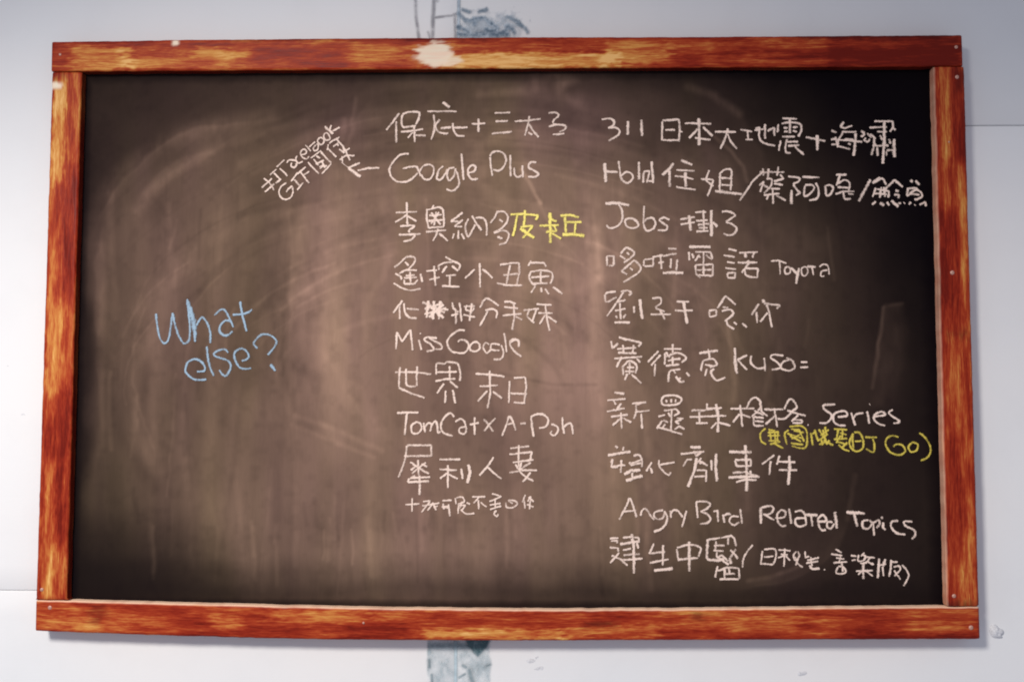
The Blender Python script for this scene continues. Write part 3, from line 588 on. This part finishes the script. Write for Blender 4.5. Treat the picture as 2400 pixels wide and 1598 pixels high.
# small lumps in the wall paint
M_LUMP = plain('wall_paint_lump', (.74, .75, .77, 1), .7, .25)
def lump(name, cx, cz, r, h, seed, stretch=1.0, ang=0.0):
    """a broken dome of plaster with a hollow and a raised lower rim"""
    R, T = np.meshgrid(np.linspace(0, 1, 14), np.linspace(0, 2 * math.pi, 41))
    rr = r * (1 + .22 * noise(T * 1.3, T * 0 + 1, seed)); rr[-1] = rr[0]
    X = R * rr * np.cos(T) * stretch; Z = R * rr * np.sin(T)
    ca, sa = math.cos(ang), math.sin(ang); X, Z = X * ca - Z * sa, X * sa + Z * ca
    prof = (1 - R ** 2) * (1 + .1 * noise(X * 120, Z * 120, seed + 2)) - .25 * np.exp(-((X - .15 * r) ** 2 + (Z + .25 * r) ** 2) / (r * .35) ** 2)
    prof[:, 0] = prof[:, 0].mean()
    o = grid_mesh(name, X + cx, -h * prof * (R < .99) + .0005, Z + cz, M_LUMP, wall, flip=False)
    return o
lump('plaster_lump', .9537, -.5778, .0120, .0085, 3, 1.25, -.6)
lump('paint_blister', .5808, -.6593, .006, .002, 5, 1.6, .2)
lump('paint_blister', *pb(1244, 1548), .006, .0015, 6, 1.9, .1)
lump('paint_blister', *pb(1264, 1566), .006, .0013, 7, 2.2, .15)
lump('paint_blister', *pb(1258, 1540), .0035, .0012, 8, 1.5, .6)
lump('paint_blister', -.9941, -.0668, .005, .0008, 9, 1.3, .2)
lump('paint_blister', -.9614, -.1643, .006, .0008, 10, 1.8, .1)

# ---------------------------------------------------------------- the blackboard
board = empty('blackboard', (0, 0, 0))
board['label'] = 'wooden framed blackboard covered in handwritten chalk lines, hung on the pale wall'
board['category'] = 'blackboard'

# writing panel: brown chalk haze rubbed over black, darker towards the corners
PXC = np.array([196, 240, 350, 500, 650, 800, 950, 1100, 1250, 1400, 1550, 1700, 1850, 2000, 2150], float)
PYC = np.array([180, 260, 350, 450, 600, 750, 900, 1050, 1200, 1310, 1360, 1400], float)
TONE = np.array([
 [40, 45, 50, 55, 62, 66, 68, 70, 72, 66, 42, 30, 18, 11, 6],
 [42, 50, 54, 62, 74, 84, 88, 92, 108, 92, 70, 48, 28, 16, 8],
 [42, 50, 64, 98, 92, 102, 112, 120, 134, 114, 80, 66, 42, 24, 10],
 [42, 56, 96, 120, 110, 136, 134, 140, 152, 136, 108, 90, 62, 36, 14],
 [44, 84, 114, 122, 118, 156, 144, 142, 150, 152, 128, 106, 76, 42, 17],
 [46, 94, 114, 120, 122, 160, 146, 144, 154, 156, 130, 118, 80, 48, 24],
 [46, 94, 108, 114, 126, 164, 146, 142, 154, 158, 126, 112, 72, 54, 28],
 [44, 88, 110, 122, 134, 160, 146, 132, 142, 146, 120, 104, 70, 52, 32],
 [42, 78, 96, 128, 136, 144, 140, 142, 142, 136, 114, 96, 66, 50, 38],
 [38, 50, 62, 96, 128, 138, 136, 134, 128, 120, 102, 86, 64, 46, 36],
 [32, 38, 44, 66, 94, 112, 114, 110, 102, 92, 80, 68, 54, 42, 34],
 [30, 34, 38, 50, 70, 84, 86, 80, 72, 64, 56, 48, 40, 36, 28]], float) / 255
def interp2(x, y):
    def w(v, P):
        i = np.clip(np.searchsorted(P, v) - 1, 0, len(P) - 2)
        t = np.clip((v - P[i]) / (P[i + 1] - P[i]), 0, 1)
        return i, t * t * (3 - 2 * t) * .5 + t * .5
    i, s = w(x, PXC); j, t = w(y, PYC)
    return (TONE[j, i] * (1 - s) + TONE[j, i + 1] * s) * (1 - t) + (TONE[j + 1, i] * (1 - s) + TONE[j + 1, i + 1] * s) * t
nx, nz = 680, 430
X, Z = np.meshgrid(np.linspace(-.850, .855, nx), np.linspace(-.548, .534, nz))
PX = X / .000844 + 1187 + (Z * 38); PY = 803 - Z / .000842 - X * 3        # nominal photo pixels of each point
wx = PX + 34 * fbm(X * 6, Z * 6, 61); wy = PY + 22 * fbm(X * 6, Z * 6, 64)
L = interp2(wx, wy)
# rubbing marks: long vertical wipes, and wide arcs in the upper part
Xw = X + .014 * fbm(X * 4, Z * 5, 70, 2)
st = fbm(Xw * 44, Z * 3.0, 71, 2) * .45 + fbm(Xw * 16, Z * 1.8 + 3, 74, 2) * .6
Rr = np.hypot(X - .0, (Z + .25) * 1.15); Th = np.arctan2(Z + .25, X)
arc = fbm(Rr * 42, Th * 3.2, 77, 3) * .7 + fbm(Rr * 15, Th * 2, 79, 2) * .4
wtop = np.clip((Z - .12) / .28, 0, 1) * .75
mod = st * (1 - wtop) + arc * wtop
cloud = fbm(X * 4.5, Z * 3.6, 81, 4)
amp = np.clip((L - .10) / .25, .15, 1)
L = L * (1 + .15 * mod * amp + .15 * cloud)
def wipe(pts, w, gain, hard=1.0):
    """one visible wipe of the eraser: a band along a polyline of photo pixels"""
    xs_ = [p[0] for p in pts]; ys_ = [p[1] for p in pts]
    i0 = max(0, int(np.searchsorted(PX[nz // 2], min(xs_) - w - 45))); i1 = min(nx, int(np.searchsorted(PX[nz // 2], max(xs_) + w + 45)))
    j0 = max(0, int(np.searchsorted(-PY[:, nx // 2], -(max(ys_) + w + 20)))); j1 = min(nz, int(np.searchsorted(-PY[:, nx // 2], -(min(ys_) - w - 20))))
    if i1 - i0 < 2 or j1 - j0 < 2: return
    q = (slice(j0, j1), slice(i0, i1)); x_, z_ = X[q], Z[q]
    k = seg(PX[q] + 3 * noise(x_ * 40, z_ * 40, 91), PY[q], pts, w)
    k = k * k * (3 - 2 * k)
    L[q] = L[q] + gain * (k ** hard) * (1 + .5 * fbm(x_ * 90, z_ * 30, 93, 2))
wipe([(255, 480), (300, 420), (370, 370), (450, 330), (560, 305), (650, 290)], 34, .055)
wipe([(330, 520), (400, 430), (500, 380)], 30, .05)
wipe([(245, 600), (250, 700), (240, 800)], 22, .05)
wipe([(700, 1000), (780, 1025), (900, 1080)], 12, .05)
wipe([(690, 1020), (790, 1060), (880, 1095)], 10, .04)
wipe([(1285, 205), (1335, 190), (1375, 205), (1335, 222)], 24, .07)
wipe([(1330, 196), (1350, 212), (1340, 240), (1380, 262)], 20, .05)
wipe([(1390, 250), (1400, 330), (1380, 400)], 30, .03)
wipe([(1150, 240), (1240, 232), (1300, 225)], 18, .05)
wipe([(1245, 420), (1265, 455), (1285, 500)], 8, .13)
wipe([(1280, 500), (1330, 600)], 8, .05)
wipe([(1700, 345), (1735, 378), (1760, 415), (1770, 450)], 8, .08)
wipe([(1640, 225), (1700, 245), (1760, 290)], 18, .06)
wipe([(2070, 745), (2060, 800), (2045, 870), (2035, 930)], 8, .08)
wipe([(2075, 740), (2110, 735)], 8, .05)
wipe([(2100, 800), (2085, 860), (2070, 920), (2050, 960)], 32, .035)
wipe([(1710, 790), (1720, 900), (1715, 960)], 12, .06)
wipe([(1800, 890), (1790, 950), (1810, 1000)], 16, .05)
wipe([(1730, 1370), (1780, 1362), (1850, 1335)], 9, .06)
wipe([(860, 250), (845, 330), (835, 360)], 10, .06)
wipe([(828, 300), (822, 345)], 14, .07)
wipe([(825, 1262), (828, 1340)], 6, .06)
wipe([(1950, 560), (1960, 680)], 8, .04)
wipe([(1985, 1130), (1960, 1230)], 10, .04)
wipe([(1410, 500), (1415, 800), (1420, 1000)], 30, .035)
wipe([(1490, 530), (1495, 600)], 30, .03)
wipe([(700, 860), (740, 1000)], 60, -.05)
wipe([(690, 880), (760, 910)], 24, -.04)
wipe([(1440, 560), (1440, 780)], 22, -.03)
wipe([(1180, 1000), (1100, 1020)], 40, -.03)
wipe([(1180, 900), (1300, 925), (1400, 925)], 7, -.05)
wipe([(1550, 340), (1640, 360)], 40, -.03)
def half_wipe(pts, w, gain, crisp=9):
    """a wipe with one crisp rim (on the left of the path) that dies away over w on its right"""
    global L
    best = np.full(PX.shape, 1e9); side = np.zeros(PX.shape); along = np.zeros(PX.shape)
    xx = PX + 5 * noise(X * 30, Z * 30, 201); yy = PY + 5 * noise(X * 30, Z * 30, 202); m_ = len(pts) - 1
    for q, ((ax, ay), (bx, by)) in enumerate(zip(pts, pts[1:])):
        dx, dy = bx - ax, by - ay; LL = dx * dx + dy * dy
        k = np.clip(((xx - ax) * dx + (yy - ay) * dy) / LL, 0, 1)
        d = np.hypot(xx - ax - k * dx, yy - ay - k * dy); hit = d < best
        best = np.where(hit, d, best); side = np.where(hit, np.sign(dx * (yy - ay) - dy * (xx - ax)), side); along = np.where(hit, (q + k) / m_, along)
    f = np.where(side > 0, np.clip(1 - best / w, 0, 1) ** 1.4, np.clip(1 - best / crisp, 0, 1))
    f = f * np.clip(np.minimum(along, 1 - along) * 7, 0, 1)
    L = L + gain * f * (1 + .35 * fbm(Rr * 60, Th * 5, 203, 2))
half_wipe([(225, 560), (262, 500), (300, 445), (360, 385), (430, 335), (480, 318), (600, 306), (700, 300)], 130, .060)
half_wipe([(330, 500), (390, 430), (450, 392), (540, 372)], 90, .030)
half_wipe([(2120, 735), (2070, 745), (2060, 800), (2035, 930)][::-1], 80, .060, 6)
half_wipe([(2110, 800), (2095, 900), (2075, 980)][::-1], 40, .02, 14)
half_wipe([(1960, 1230), (1940, 1290), (1880, 1340), (1800, 1375), (1690, 1393)], 60, .045, 6)
half_wipe([(745, 830), (800, 900), (850, 985), (930, 1068)], 60, .040, 20)
half_wipe([(1700, 240), (1760, 300), (1800, 380), (1830, 470)], 70, .030, 14)
half_wipe([(1640, 330), (1720, 400), (1760, 500)], 60, .030, 12)
half_wipe([(900, 250), (860, 300), (835, 360)][::-1], 40, .025, 10)
half_wipe([(692, 1010), (684, 860), (700, 700), (716, 560), (760, 440)], 190, .045, 16)
half_wipe([(1392, 1080), (1388, 900), (1396, 700), (1390, 500)], 90, .045, 12)
half_wipe([(1190, 760), (1180, 620), (1200, 470)], 120, .030, 18)
half_wipe([(250, 1120), (238, 900), (232, 640), (262, 520)], 90, .040, 8)
half_wipe([(620, 1230), (760, 1262), (960, 1250), (1180, 1270)][::1], 30, -.03, 60)
wipe([(960, 470), (940, 700), (950, 900)], 60, .030)
wipe([(800, 560), (780, 700), (790, 850)], 70, .030)
wipe([(690, 480), (700, 640), (690, 800)], 10, .030)
wipe([(265, 900), (262, 1000), (268, 1080)], 9, .045)
wipe([(350, 560), (340, 700), (350, 860)], 40, .02)
rs_ = np.random.RandomState(5)
for q in range(70):        # the lower rim of the haze ends in short downward wipes
    x0 = 300 + rs_.rand() * 1350; y0 = 1180 + rs_.rand() * 90; dy = 40 + rs_.rand() * 110
    wipe([(x0, y0), (x0 + rs_.randn() * 4, y0 + dy)], 5 + rs_.rand() * 9, rs_.uniform(-.03, .045))
for q in range(150):       # overlapping arcs of the arm swinging the eraser, round a point left of the middle
    a0 = rs_.uniform(-.2, 3.3); a1 = a0 + rs_.uniform(.25, .8); rx_ = rs_.uniform(250, 900); ry_ = rx_ * rs_.uniform(.55, .75)
    cx_ = 1050 + rs_.randn() * 90; cy_ = 880 + rs_.randn() * 60
    P_ = [(cx_ + rx_ * math.cos(a), cy_ - ry_ * math.sin(a)) for a in np.linspace(a0, a1, 7)]
    if min(p[1] for p in P_) < 215 or min(p[0] for p in P_) < 225 or max(p[0] for p in P_) > 1960: continue
    wipe(P_, 5 + rs_.rand() ** 2 * 34, rs_.uniform(-.032, .042))
for q in range(12):        # loose swirls in the upper middle
    cx_ = rs_.uniform(600, 1500); cy_ = rs_.uniform(300, 620); r_ = rs_.uniform(40, 120); a0 = rs_.uniform(0, 6)
    wipe([(cx_ + r_ * 1.4 * math.cos(a), cy_ + r_ * math.sin(a)) for a in np.linspace(a0, a0 + 3, 10)], rs_.uniform(12, 34), rs_.uniform(.012, .035))
for q in range(110):       # and faint single strokes all over
    x0 = 230 + rs_.rand() * 1800; y0 = 400 + rs_.rand() * 800; dy = 60 + rs_.rand() * 260
    lean = rs_.randn() * 14
    g0 = rs_.uniform(-.03, .04) * (1 if x0 < 1750 else .5)
    wipe([(x0, y0), (x0 + lean * .5, y0 + dy * .5), (x0 + lean * 1.3, y0 + dy)], 4 + rs_.rand() * 14, g0)
# the tone drops in a ragged band along the panel's four edges
edge = np.clip(np.minimum.reduce([(X + .838) / .014, (.842 - X) / .03, (Z + .528) / .012, (.519 - Z) / .022]), 0, 1)
edge = np.clip(edge + .18 * fbm(X * 60, Z * 60, 96, 2), 0, 1)
L = L * (.55 + .45 * edge)
L = np.clip(L, .008, .8)
def lin(v): return np.where(v < .04045, v / 12.92, ((v + .055) / 1.055) ** 2.4)
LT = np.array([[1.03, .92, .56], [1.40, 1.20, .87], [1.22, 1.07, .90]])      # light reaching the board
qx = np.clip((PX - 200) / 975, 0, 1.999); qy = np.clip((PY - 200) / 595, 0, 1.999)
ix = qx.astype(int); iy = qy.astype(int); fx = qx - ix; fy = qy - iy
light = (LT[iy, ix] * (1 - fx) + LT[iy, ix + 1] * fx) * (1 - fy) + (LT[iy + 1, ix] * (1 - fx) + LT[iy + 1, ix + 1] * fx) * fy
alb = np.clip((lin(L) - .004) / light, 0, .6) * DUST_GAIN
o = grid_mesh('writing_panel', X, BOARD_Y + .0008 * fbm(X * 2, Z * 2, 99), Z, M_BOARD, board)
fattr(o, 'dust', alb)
pink = np.clip(1 - np.hypot((PX - 1370) / 190, (PY - 290) / 150), 0, 1) * 1.5 + np.clip(1 - np.hypot((PX - 825) / 70, (PY - 320) / 90), 0, 1)
fattr(o, 'hue', np.clip(.9 * fbm(Xw * 16, Z * 3, 101, 2) + .6 * fbm(X * 3, Z * 3, 104, 2) - pink + .15, -1, 1))
o['label'] = 'black writing surface hazed with brown chalk dust, darkest in the corners'

# ---- frame rails: each is a real board of wood with a grid face, two sides and small chips in its arrises
def poly(pts, n, key):
    """resample a polyline of mm points at n places along coordinate `key`"""
    P = np.array(pts, float); k = np.linspace(P[0, key], P[-1, key], n)
    other = np.interp(k, P[:, key], P[:, 1 - key])
    return (k, other) if key == 0 else (other, k)
def rail(A, B, key, n, m, seed, back, marks, yface=0.0, label=None):
    """A and B: the two long edges in mm (A = outer), key: 0 runs along x, 1 runs along z"""
    ax, az = poly(A, n, key); bx, bz = poly(B, n, key)
    rs = np.random.RandomState(seed)
    s = np.linspace(0, 1, n) * (abs(A[-1][key] - A[0][key]) / 1000)
    t = np.linspace(0, 1, m)
    jit = .0007 * fbm(s * 55, s * 0 + 3, seed, 4) + .0006 * np.minimum(0, fbm(s * 23, s * 0, seed + 5, 2) + .25)
    jit2 = .0007 * fbm(s * 55, s * 0 + 3, seed + 9, 4) + .0014 * np.minimum(0, fbm(s * 23, s * 0, seed + 7, 2) + .25)
    A3 = np.stack([ax, az], -1) / 1000; B3 = np.stack([bx, bz], -1) / 1000
    d = B3 - A3; W = np.linalg.norm(d, axis=1, keepdims=True); d = d / W
    A3 = A3 - d * jit[:, None]; B3 = B3 + d * jit2[:, None]
    F = A3[None] * (1 - t[:, None, None]) + B3[None] * t[:, None, None]     # (m, n, 2)
    Wm = float(W.mean())
    U = np.broadcast_to(s[None], (m, n)); V = np.broadcast_to(t[:, None] * Wm, (m, n))
    yf = yface + .0005 * fbm(U * 14, V * 30, seed + 11) + .0002 * fbm(U * 60, V * 400, seed + 12)
    e = np.minimum(V, Wm - V); yf = yf + .0018 * np.clip(1 - e / .0022, 0, 1) ** 2
    e2 = np.minimum(U, s[-1] - U); yf = yf + .0014 * np.clip(1 - e2 / .0022, 0, 1) ** 2
    rows_x = [F[0, :, 0]] * 3 + list(F[:, :, 0]) + [F[-1, :, 0]] * 3
    rows_z = [F[0, :, 1]] * 3 + list(F[:, :, 1]) + [F[-1, :, 1]] * 3
    rows_y = [np.full(n, back), np.full(n, back * .66), yf[0] + .004] + list(yf) + [yf[-1] + .004, np.full(n, back * .66), np.full(n, back)]
    rows_u = [s] * 3 + [s] * m + [s] * 3
    rows_v = [np.full(n, -back), np.full(n, -back * .66), np.full(n, -.004)] + list(V) + [np.full(n, Wm + .004), np.full(n, Wm + back * .66), np.full(n, Wm + back)]
    XX, YY, ZZ, UU, VV = (np.array(r) for r in (rows_x, rows_y, rows_z, rows_u, rows_v))
    # end caps
    def cap(a, i): return a[:, [i]]
    XX = np.concatenate([cap(XX, 0), XX, cap(XX, -1)], 1); ZZ = np.concatenate([cap(ZZ, 0), ZZ, cap(ZZ, -1)], 1)
    YY = np.concatenate([np.full((YY.shape[0], 1), back), YY, np.full((YY.shape[0], 1), back)], 1)
    UU = np.concatenate([cap(UU, 0) - .02, UU, cap(UU, -1) + .02], 1); VV = np.concatenate([cap(VV, 0), VV, cap(VV, -1)], 1)
    mat = wood_material(seed)
    # the loop order must leave the face towards -y
    v1 = np.array([XX[4, 6] - XX[4, 5], ZZ[4, 6] - ZZ[4, 5]]); v2 = np.array([XX[5, 5] - XX[4, 5], ZZ[5, 5] - ZZ[4, 5]])
    o = grid_mesh('frame_rail', XX, YY, ZZ, mat, board, flip=(v1[0] * v2[1] - v1[1] * v2[0]) < 0)
    vattr(o, 'along', np.stack([UU, VV, np.full(UU.shape, seed * 1.7)], -1))
    worn = np.zeros(UU.shape); pale = np.zeros(UU.shape); deep = np.zeros(UU.shape)
    kx = (XX if key == 0 else ZZ) * 1000; tt = VV / Wm
    nse = fbm(UU * 60, VV * 260, seed + 21, 3)
    for kind, c0, c1, t0, t1, g in marks:
        a = np.clip(np.minimum(kx - c0, c1 - kx) / (6 if kind == 'p' else 22) + .5 + nse * (.5 if kind == 'p' else 1.0), 0, 1)
        b = np.clip(np.minimum(tt - t0, t1 - tt) / (.09 if kind == 'p' else .16) + .5 + nse * .8, 0, 1)
        if kind == 'e':
            q = 1 - np.hypot((kx - (c0 + c1) / 2) / ((c1 - c0) / 2), (tt - (t0 + t1) / 2) / ((t1 - t0) / 2))
            a = np.clip(q * 3.2 + .2 + 1.1 * nse, 0, 1); b = 1.0; kind = 'p'
        k = a * b * g
        if kind == 'w': worn += k
        elif kind == 'p': pale = np.maximum(pale, k)
        else: deep = np.maximum(deep, k)
    # worn arris and inner faces, their light painted pale and their shade painted dark
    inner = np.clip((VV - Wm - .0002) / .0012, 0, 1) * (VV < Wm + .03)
    lit_lip = np.clip((VV - Wm + .0012) / .0012, 0, 1) * (VV < Wm + .03) * np.clip({2: .42, 4: 1.0}.get(seed, 0) * (1 + .35 * fbm(UU * 50, UU * 0, seed, 2)), 0, 1)
    if seed == 1: deep = np.maximum(deep, inner)  # top rail's underside: dark varnish with its shade painted in
    if seed == 3: deep = np.maximum(deep, inner * .9)  # shade on the left rail's inner face, painted in
    fattr(o, 'lit_lip', lit_lip); fattr(o, 'worn', worn); fattr(o, 'pale', np.clip(pale, 0, 1)); fattr(o, 'deep', np.clip(deep, 0, 1))
    if label: o['label'] = label
    return o
TOP_O = [(-901.4, 580.2), (-652, 582.1), (-319.5, 582.3), (19.5, 582), (355.5, 579.6), (898.6, 578.7)]
TOP_I = [(-901.2, 520.4), (0, 519.5), (898.8, 517.4)]
BOT_O = [(-898.8, -578.4), (-717.9, -583.6), (-511, -588.1), (-305.5, -590.6), (20.9, -589.7), (344.4, -586.1), (625.1, -583.2), (901.3, -580.3)]
BOT_I = [(-899, -520), (-840, -521.3), (-636, -525.2), (-306, -530.7), (20.8, -532.9), (345, -529.5), (586, -525.5), (842, -521.4), (901.2, -521)]
LEF_O = [(-901.4, 518.3), (-900, 60), (-899, -519.2)]
LEF_I = [(-837.2, 518.3), (-838.5, 0), (-840.1, -519.2)]
RIG_O = [(898.8, 516.0), (900, 0), (901.2, -520)]
RIG_I = [(843.9, 516.0), (843.2, 0), (842.5, -520)]
BK = .0405
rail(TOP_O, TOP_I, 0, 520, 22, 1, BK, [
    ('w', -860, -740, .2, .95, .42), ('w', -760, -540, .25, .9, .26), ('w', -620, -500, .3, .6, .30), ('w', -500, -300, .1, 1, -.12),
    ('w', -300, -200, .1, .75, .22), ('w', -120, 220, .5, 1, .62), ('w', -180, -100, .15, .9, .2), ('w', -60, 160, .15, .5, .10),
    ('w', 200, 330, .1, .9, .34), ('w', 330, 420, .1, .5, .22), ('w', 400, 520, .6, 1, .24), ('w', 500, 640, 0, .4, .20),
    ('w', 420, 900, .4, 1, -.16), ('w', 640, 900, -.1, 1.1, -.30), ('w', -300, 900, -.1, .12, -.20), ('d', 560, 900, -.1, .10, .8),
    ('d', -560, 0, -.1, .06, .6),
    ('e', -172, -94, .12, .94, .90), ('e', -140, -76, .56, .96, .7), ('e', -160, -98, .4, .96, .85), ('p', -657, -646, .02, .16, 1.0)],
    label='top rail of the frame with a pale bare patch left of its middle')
rail(RIG_O, RIG_I, 1, 360, 20, 2, BK, [
    ('w', 330, 520, .45, .85, .30), ('w', 330, 516, -.1, .45, -.28), ('w', -520, -380, .1, .5, .38), ('w', -430, -200, .45, 1, -.22),
    ('w', 60, 240, .3, 1, -.24), ('w', 100, 330, .05, .3, .28), ('w', -200, 0, .3, .8, .12), ('d', 470, 516, -.1, .3, .6), ('d', -12, -2, .1, .8, .6),
    ('d', -520, -512, -.1, 1.1, .9)])
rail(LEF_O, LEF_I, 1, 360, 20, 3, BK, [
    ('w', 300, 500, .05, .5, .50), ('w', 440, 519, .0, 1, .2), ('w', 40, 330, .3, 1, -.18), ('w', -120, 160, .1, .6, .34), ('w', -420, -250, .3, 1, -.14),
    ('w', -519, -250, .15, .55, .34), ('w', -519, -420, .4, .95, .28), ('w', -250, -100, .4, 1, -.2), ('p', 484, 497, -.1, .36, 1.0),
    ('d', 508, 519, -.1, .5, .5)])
rail(BOT_O, BOT_I, 0, 520, 22, 4, BK, [
    ('w', -880, -780, .1, .5, .30), ('w', -800, -560, .4, 1, -.10), ('w', -560, -500, .3, .7, .3), ('w', -440, -250, .5, .95, .36), ('w', -250, -130, .6, .95, .2),
    ('w', -150, 120, .05, .35, .55), ('w', 120, 300, .1, .5, .34), ('w', 300, 420, .3, .9, .10), ('w', 420, 560, .2, .7, .20), ('w', 560, 760, .2, 1, -.08),
    ('w', 760, 901, .25, 1, .14), ('w', 400, 901, -.1, .2, -.30), ('w', -300, -180, .0, .5, -.28), ('d', 160, 215, .45, .62, .8), ('d', -790, -765, .3, .9, .5),
    ('d', 370, 384, .65, .9, .6)],
    label='bottom rail of the frame, bowed slightly downward')

# screws and nail heads sunk in the rails
M_SCREW = plain('worn_screw_head', (.60, .33, .25, 1), .4, .4, .25)
def screw(x, z, r, parent_index=None):
    n = 14; v = [(0, -.0014, 0)]; f = []
    for k, (rr, y) in enumerate(((.45, -.0013), (.85, -.0008), (1.0, .0006))):
        for i in range(n):
            a = 2 * math.pi * i / n; v.append((r * rr * math.cos(a), y, r * rr * math.sin(a)))
    for i in range(n): f.append((0, 1 + (i + 1) % n, 1 + i))
    for k in range(2):
        for i in range(n):
            a, b = 1 + k * n + i, 1 + k * n + (i + 1) % n
            f.append((a, b, b + n, a + n))
    o = mesh_obj('screw', v, f, M_SCREW, board, True); o.location = (x / 1000, -.0002, z / 1000)
    # the drilled recess shows as a dark washer round the head
    return o
for x, z, r in ((-888.4, -499.7, .0036), (-871.5, -533.7, .0040), (886.8, 554.6, .0034), (886.9, 495.2, .0038), (867.8, 112.3, .0042),
                (855.0, -500.7, .0038), (885.2, -559.1, .0042), (-263.2, -558.6, .0024), (868, 367, .002), (-884, 554, .0028)):
    screw(x, z, r * 1.05)

# ---- the handwriting: chalk strokes, one child per character, one part per written line
def smooth(P, k=6):
    P = np.array(P, float)
    if len(P) < 3: return P
    Q = np.vstack([2 * P[0] - P[1], P, 2 * P[-1] - P[-2]]); out = []
    for i in range(1, len(Q) - 2):
        p0, p1, p2, p3 = Q[i - 1:i + 3]
        for t in np.linspace(0, 1, k, endpoint=False):
            out.append(.5 * ((2 * p1) + (-p0 + p2) * t + (2 * p0 - 5 * p1 + 4 * p2 - p3) * t * t + (-p0 + 3 * p1 - 3 * p2 + p3) * t ** 3))
    out.append(Q[-2]); return np.array(out)
def resample(P, step):
    d = np.r_[0, np.cumsum(np.hypot(*np.diff(P, axis=0).T))]
    if d[-1] < 1e-6: P = P + np.array([[0, 0], [.6, .2]])[:len(P)]; d = np.r_[0, np.cumsum(np.hypot(*np.diff(P, axis=0).T))]
    n = max(3, int(d[-1] / step) + 1); s = np.linspace(0, d[-1], n)
    return np.stack([np.interp(s, d, P[:, 0]), np.interp(s, d, P[:, 1])], -1), s
layer = 0
def character(text, color, width, parent):
    global layer
    V, F, E, PR = [], [], [], []
    for st in text.split(';'):
        flags, _, rest = st.partition(' ')
        if not rest: flags, rest = '', st
        P = np.array([[float(a) / 5 for a in p.split(',')] for p in rest.split()])
        if len(P) < 2: continue
        P = smooth(P) if '~' in flags else P
        P, s = resample(P, 1.3)
        rs = random.Random(layer * 7 + 1); layer += 1
        if '~' not in flags and len(P) > 6:                     # soften the corners a hand never makes
            for _ in range(2): P[1:-1] = .25 * P[:-2] + .5 * P[1:-1] + .25 * P[2:]
        n = len(P); L_ = s[-1]
        wob = noise(s / 9 + layer * 3.3, s * 0 + layer, 111)
        P = P + .28 * np.stack([noise(s / 7 + layer, s * 0, 112), noise(s / 7 + layer, s * 0 + 5, 113)], -1)
        T = np.gradient(P, axis=0); T /= np.linalg.norm(T, axis=1, keepdims=True) + 1e-9
        N = np.stack([-T[:, 1], T[:, 0]], -1)
        w = width * (1.0 + .16 * wob) * (1.32 if flags.count('!') == 1 else 1.55 if '!' in flags else .45 if 't' in flags else 1)
        if 'W' in flags: w = w * (1 + 1.3 * np.sin(np.pi * np.clip(s / L_, 0, 1)) ** .8)
        ends = np.clip(np.minimum(s + .25 * width, L_ - s + .25 * width) / (.5 * width), 0, 1) ** .5
        w = w * (.35 + .65 * ends)
        # extend ends by a third of the width
        press = (.74 + .30 * rs.random()) * (1 + .30 * noise(s / 14 + layer * 1.7, s * 0, 117)) * (1.12 if '!' in flags else 1) * np.where(s > .8 * L_, 1 - .22 * (s / max(L_, 1e-6) - .8) / .2, 1)
        base = len(V); y0 = BOARD_Y - .0011 - .000012 * (layer % 40)
        for i in range(n):
            for k, (off, h, e) in enumerate(((-1, 0, 0), (-.5, .00025, .62), (0, .0004, 1), (.5, .00025, .62), (1, 0, 0))):
                j = 1 + (.12 * rs.uniform(-1, 1) if abs(off) == 1 else 0)
                q = P[i] + N[i] * off * .5 * w[i] * j * 1.25
                V.append((q[0] / 1000, y0 - h, q[1] / 1000)); E.append(e); PR.append(press[i] * (.75 if i in (0, n - 1) else 1))
        for i in range(n - 1):
            for k in range(4):
                a = base + i * 5 + k; F.append((a, a + 1, a + 6, a + 5))
    o = mesh_obj('chalk_character', V, F, M_CHALK[color], parent, True)
    fattr(o, 'edge', E); fattr(o, 'press', PR)
    return o
for color, label, text in WRITING:
    line = empty('chalk_line', (0, 0, 0), board)
    line['label'] = label
    w = 4.8
    if 'small' in label: w = 4.1
    if 'bold' in label: w = 5.5
    if color == 'dim': w = 4.5
    for ch in text.split('\n'):
        if ch.strip(): character(ch, color, w, line)
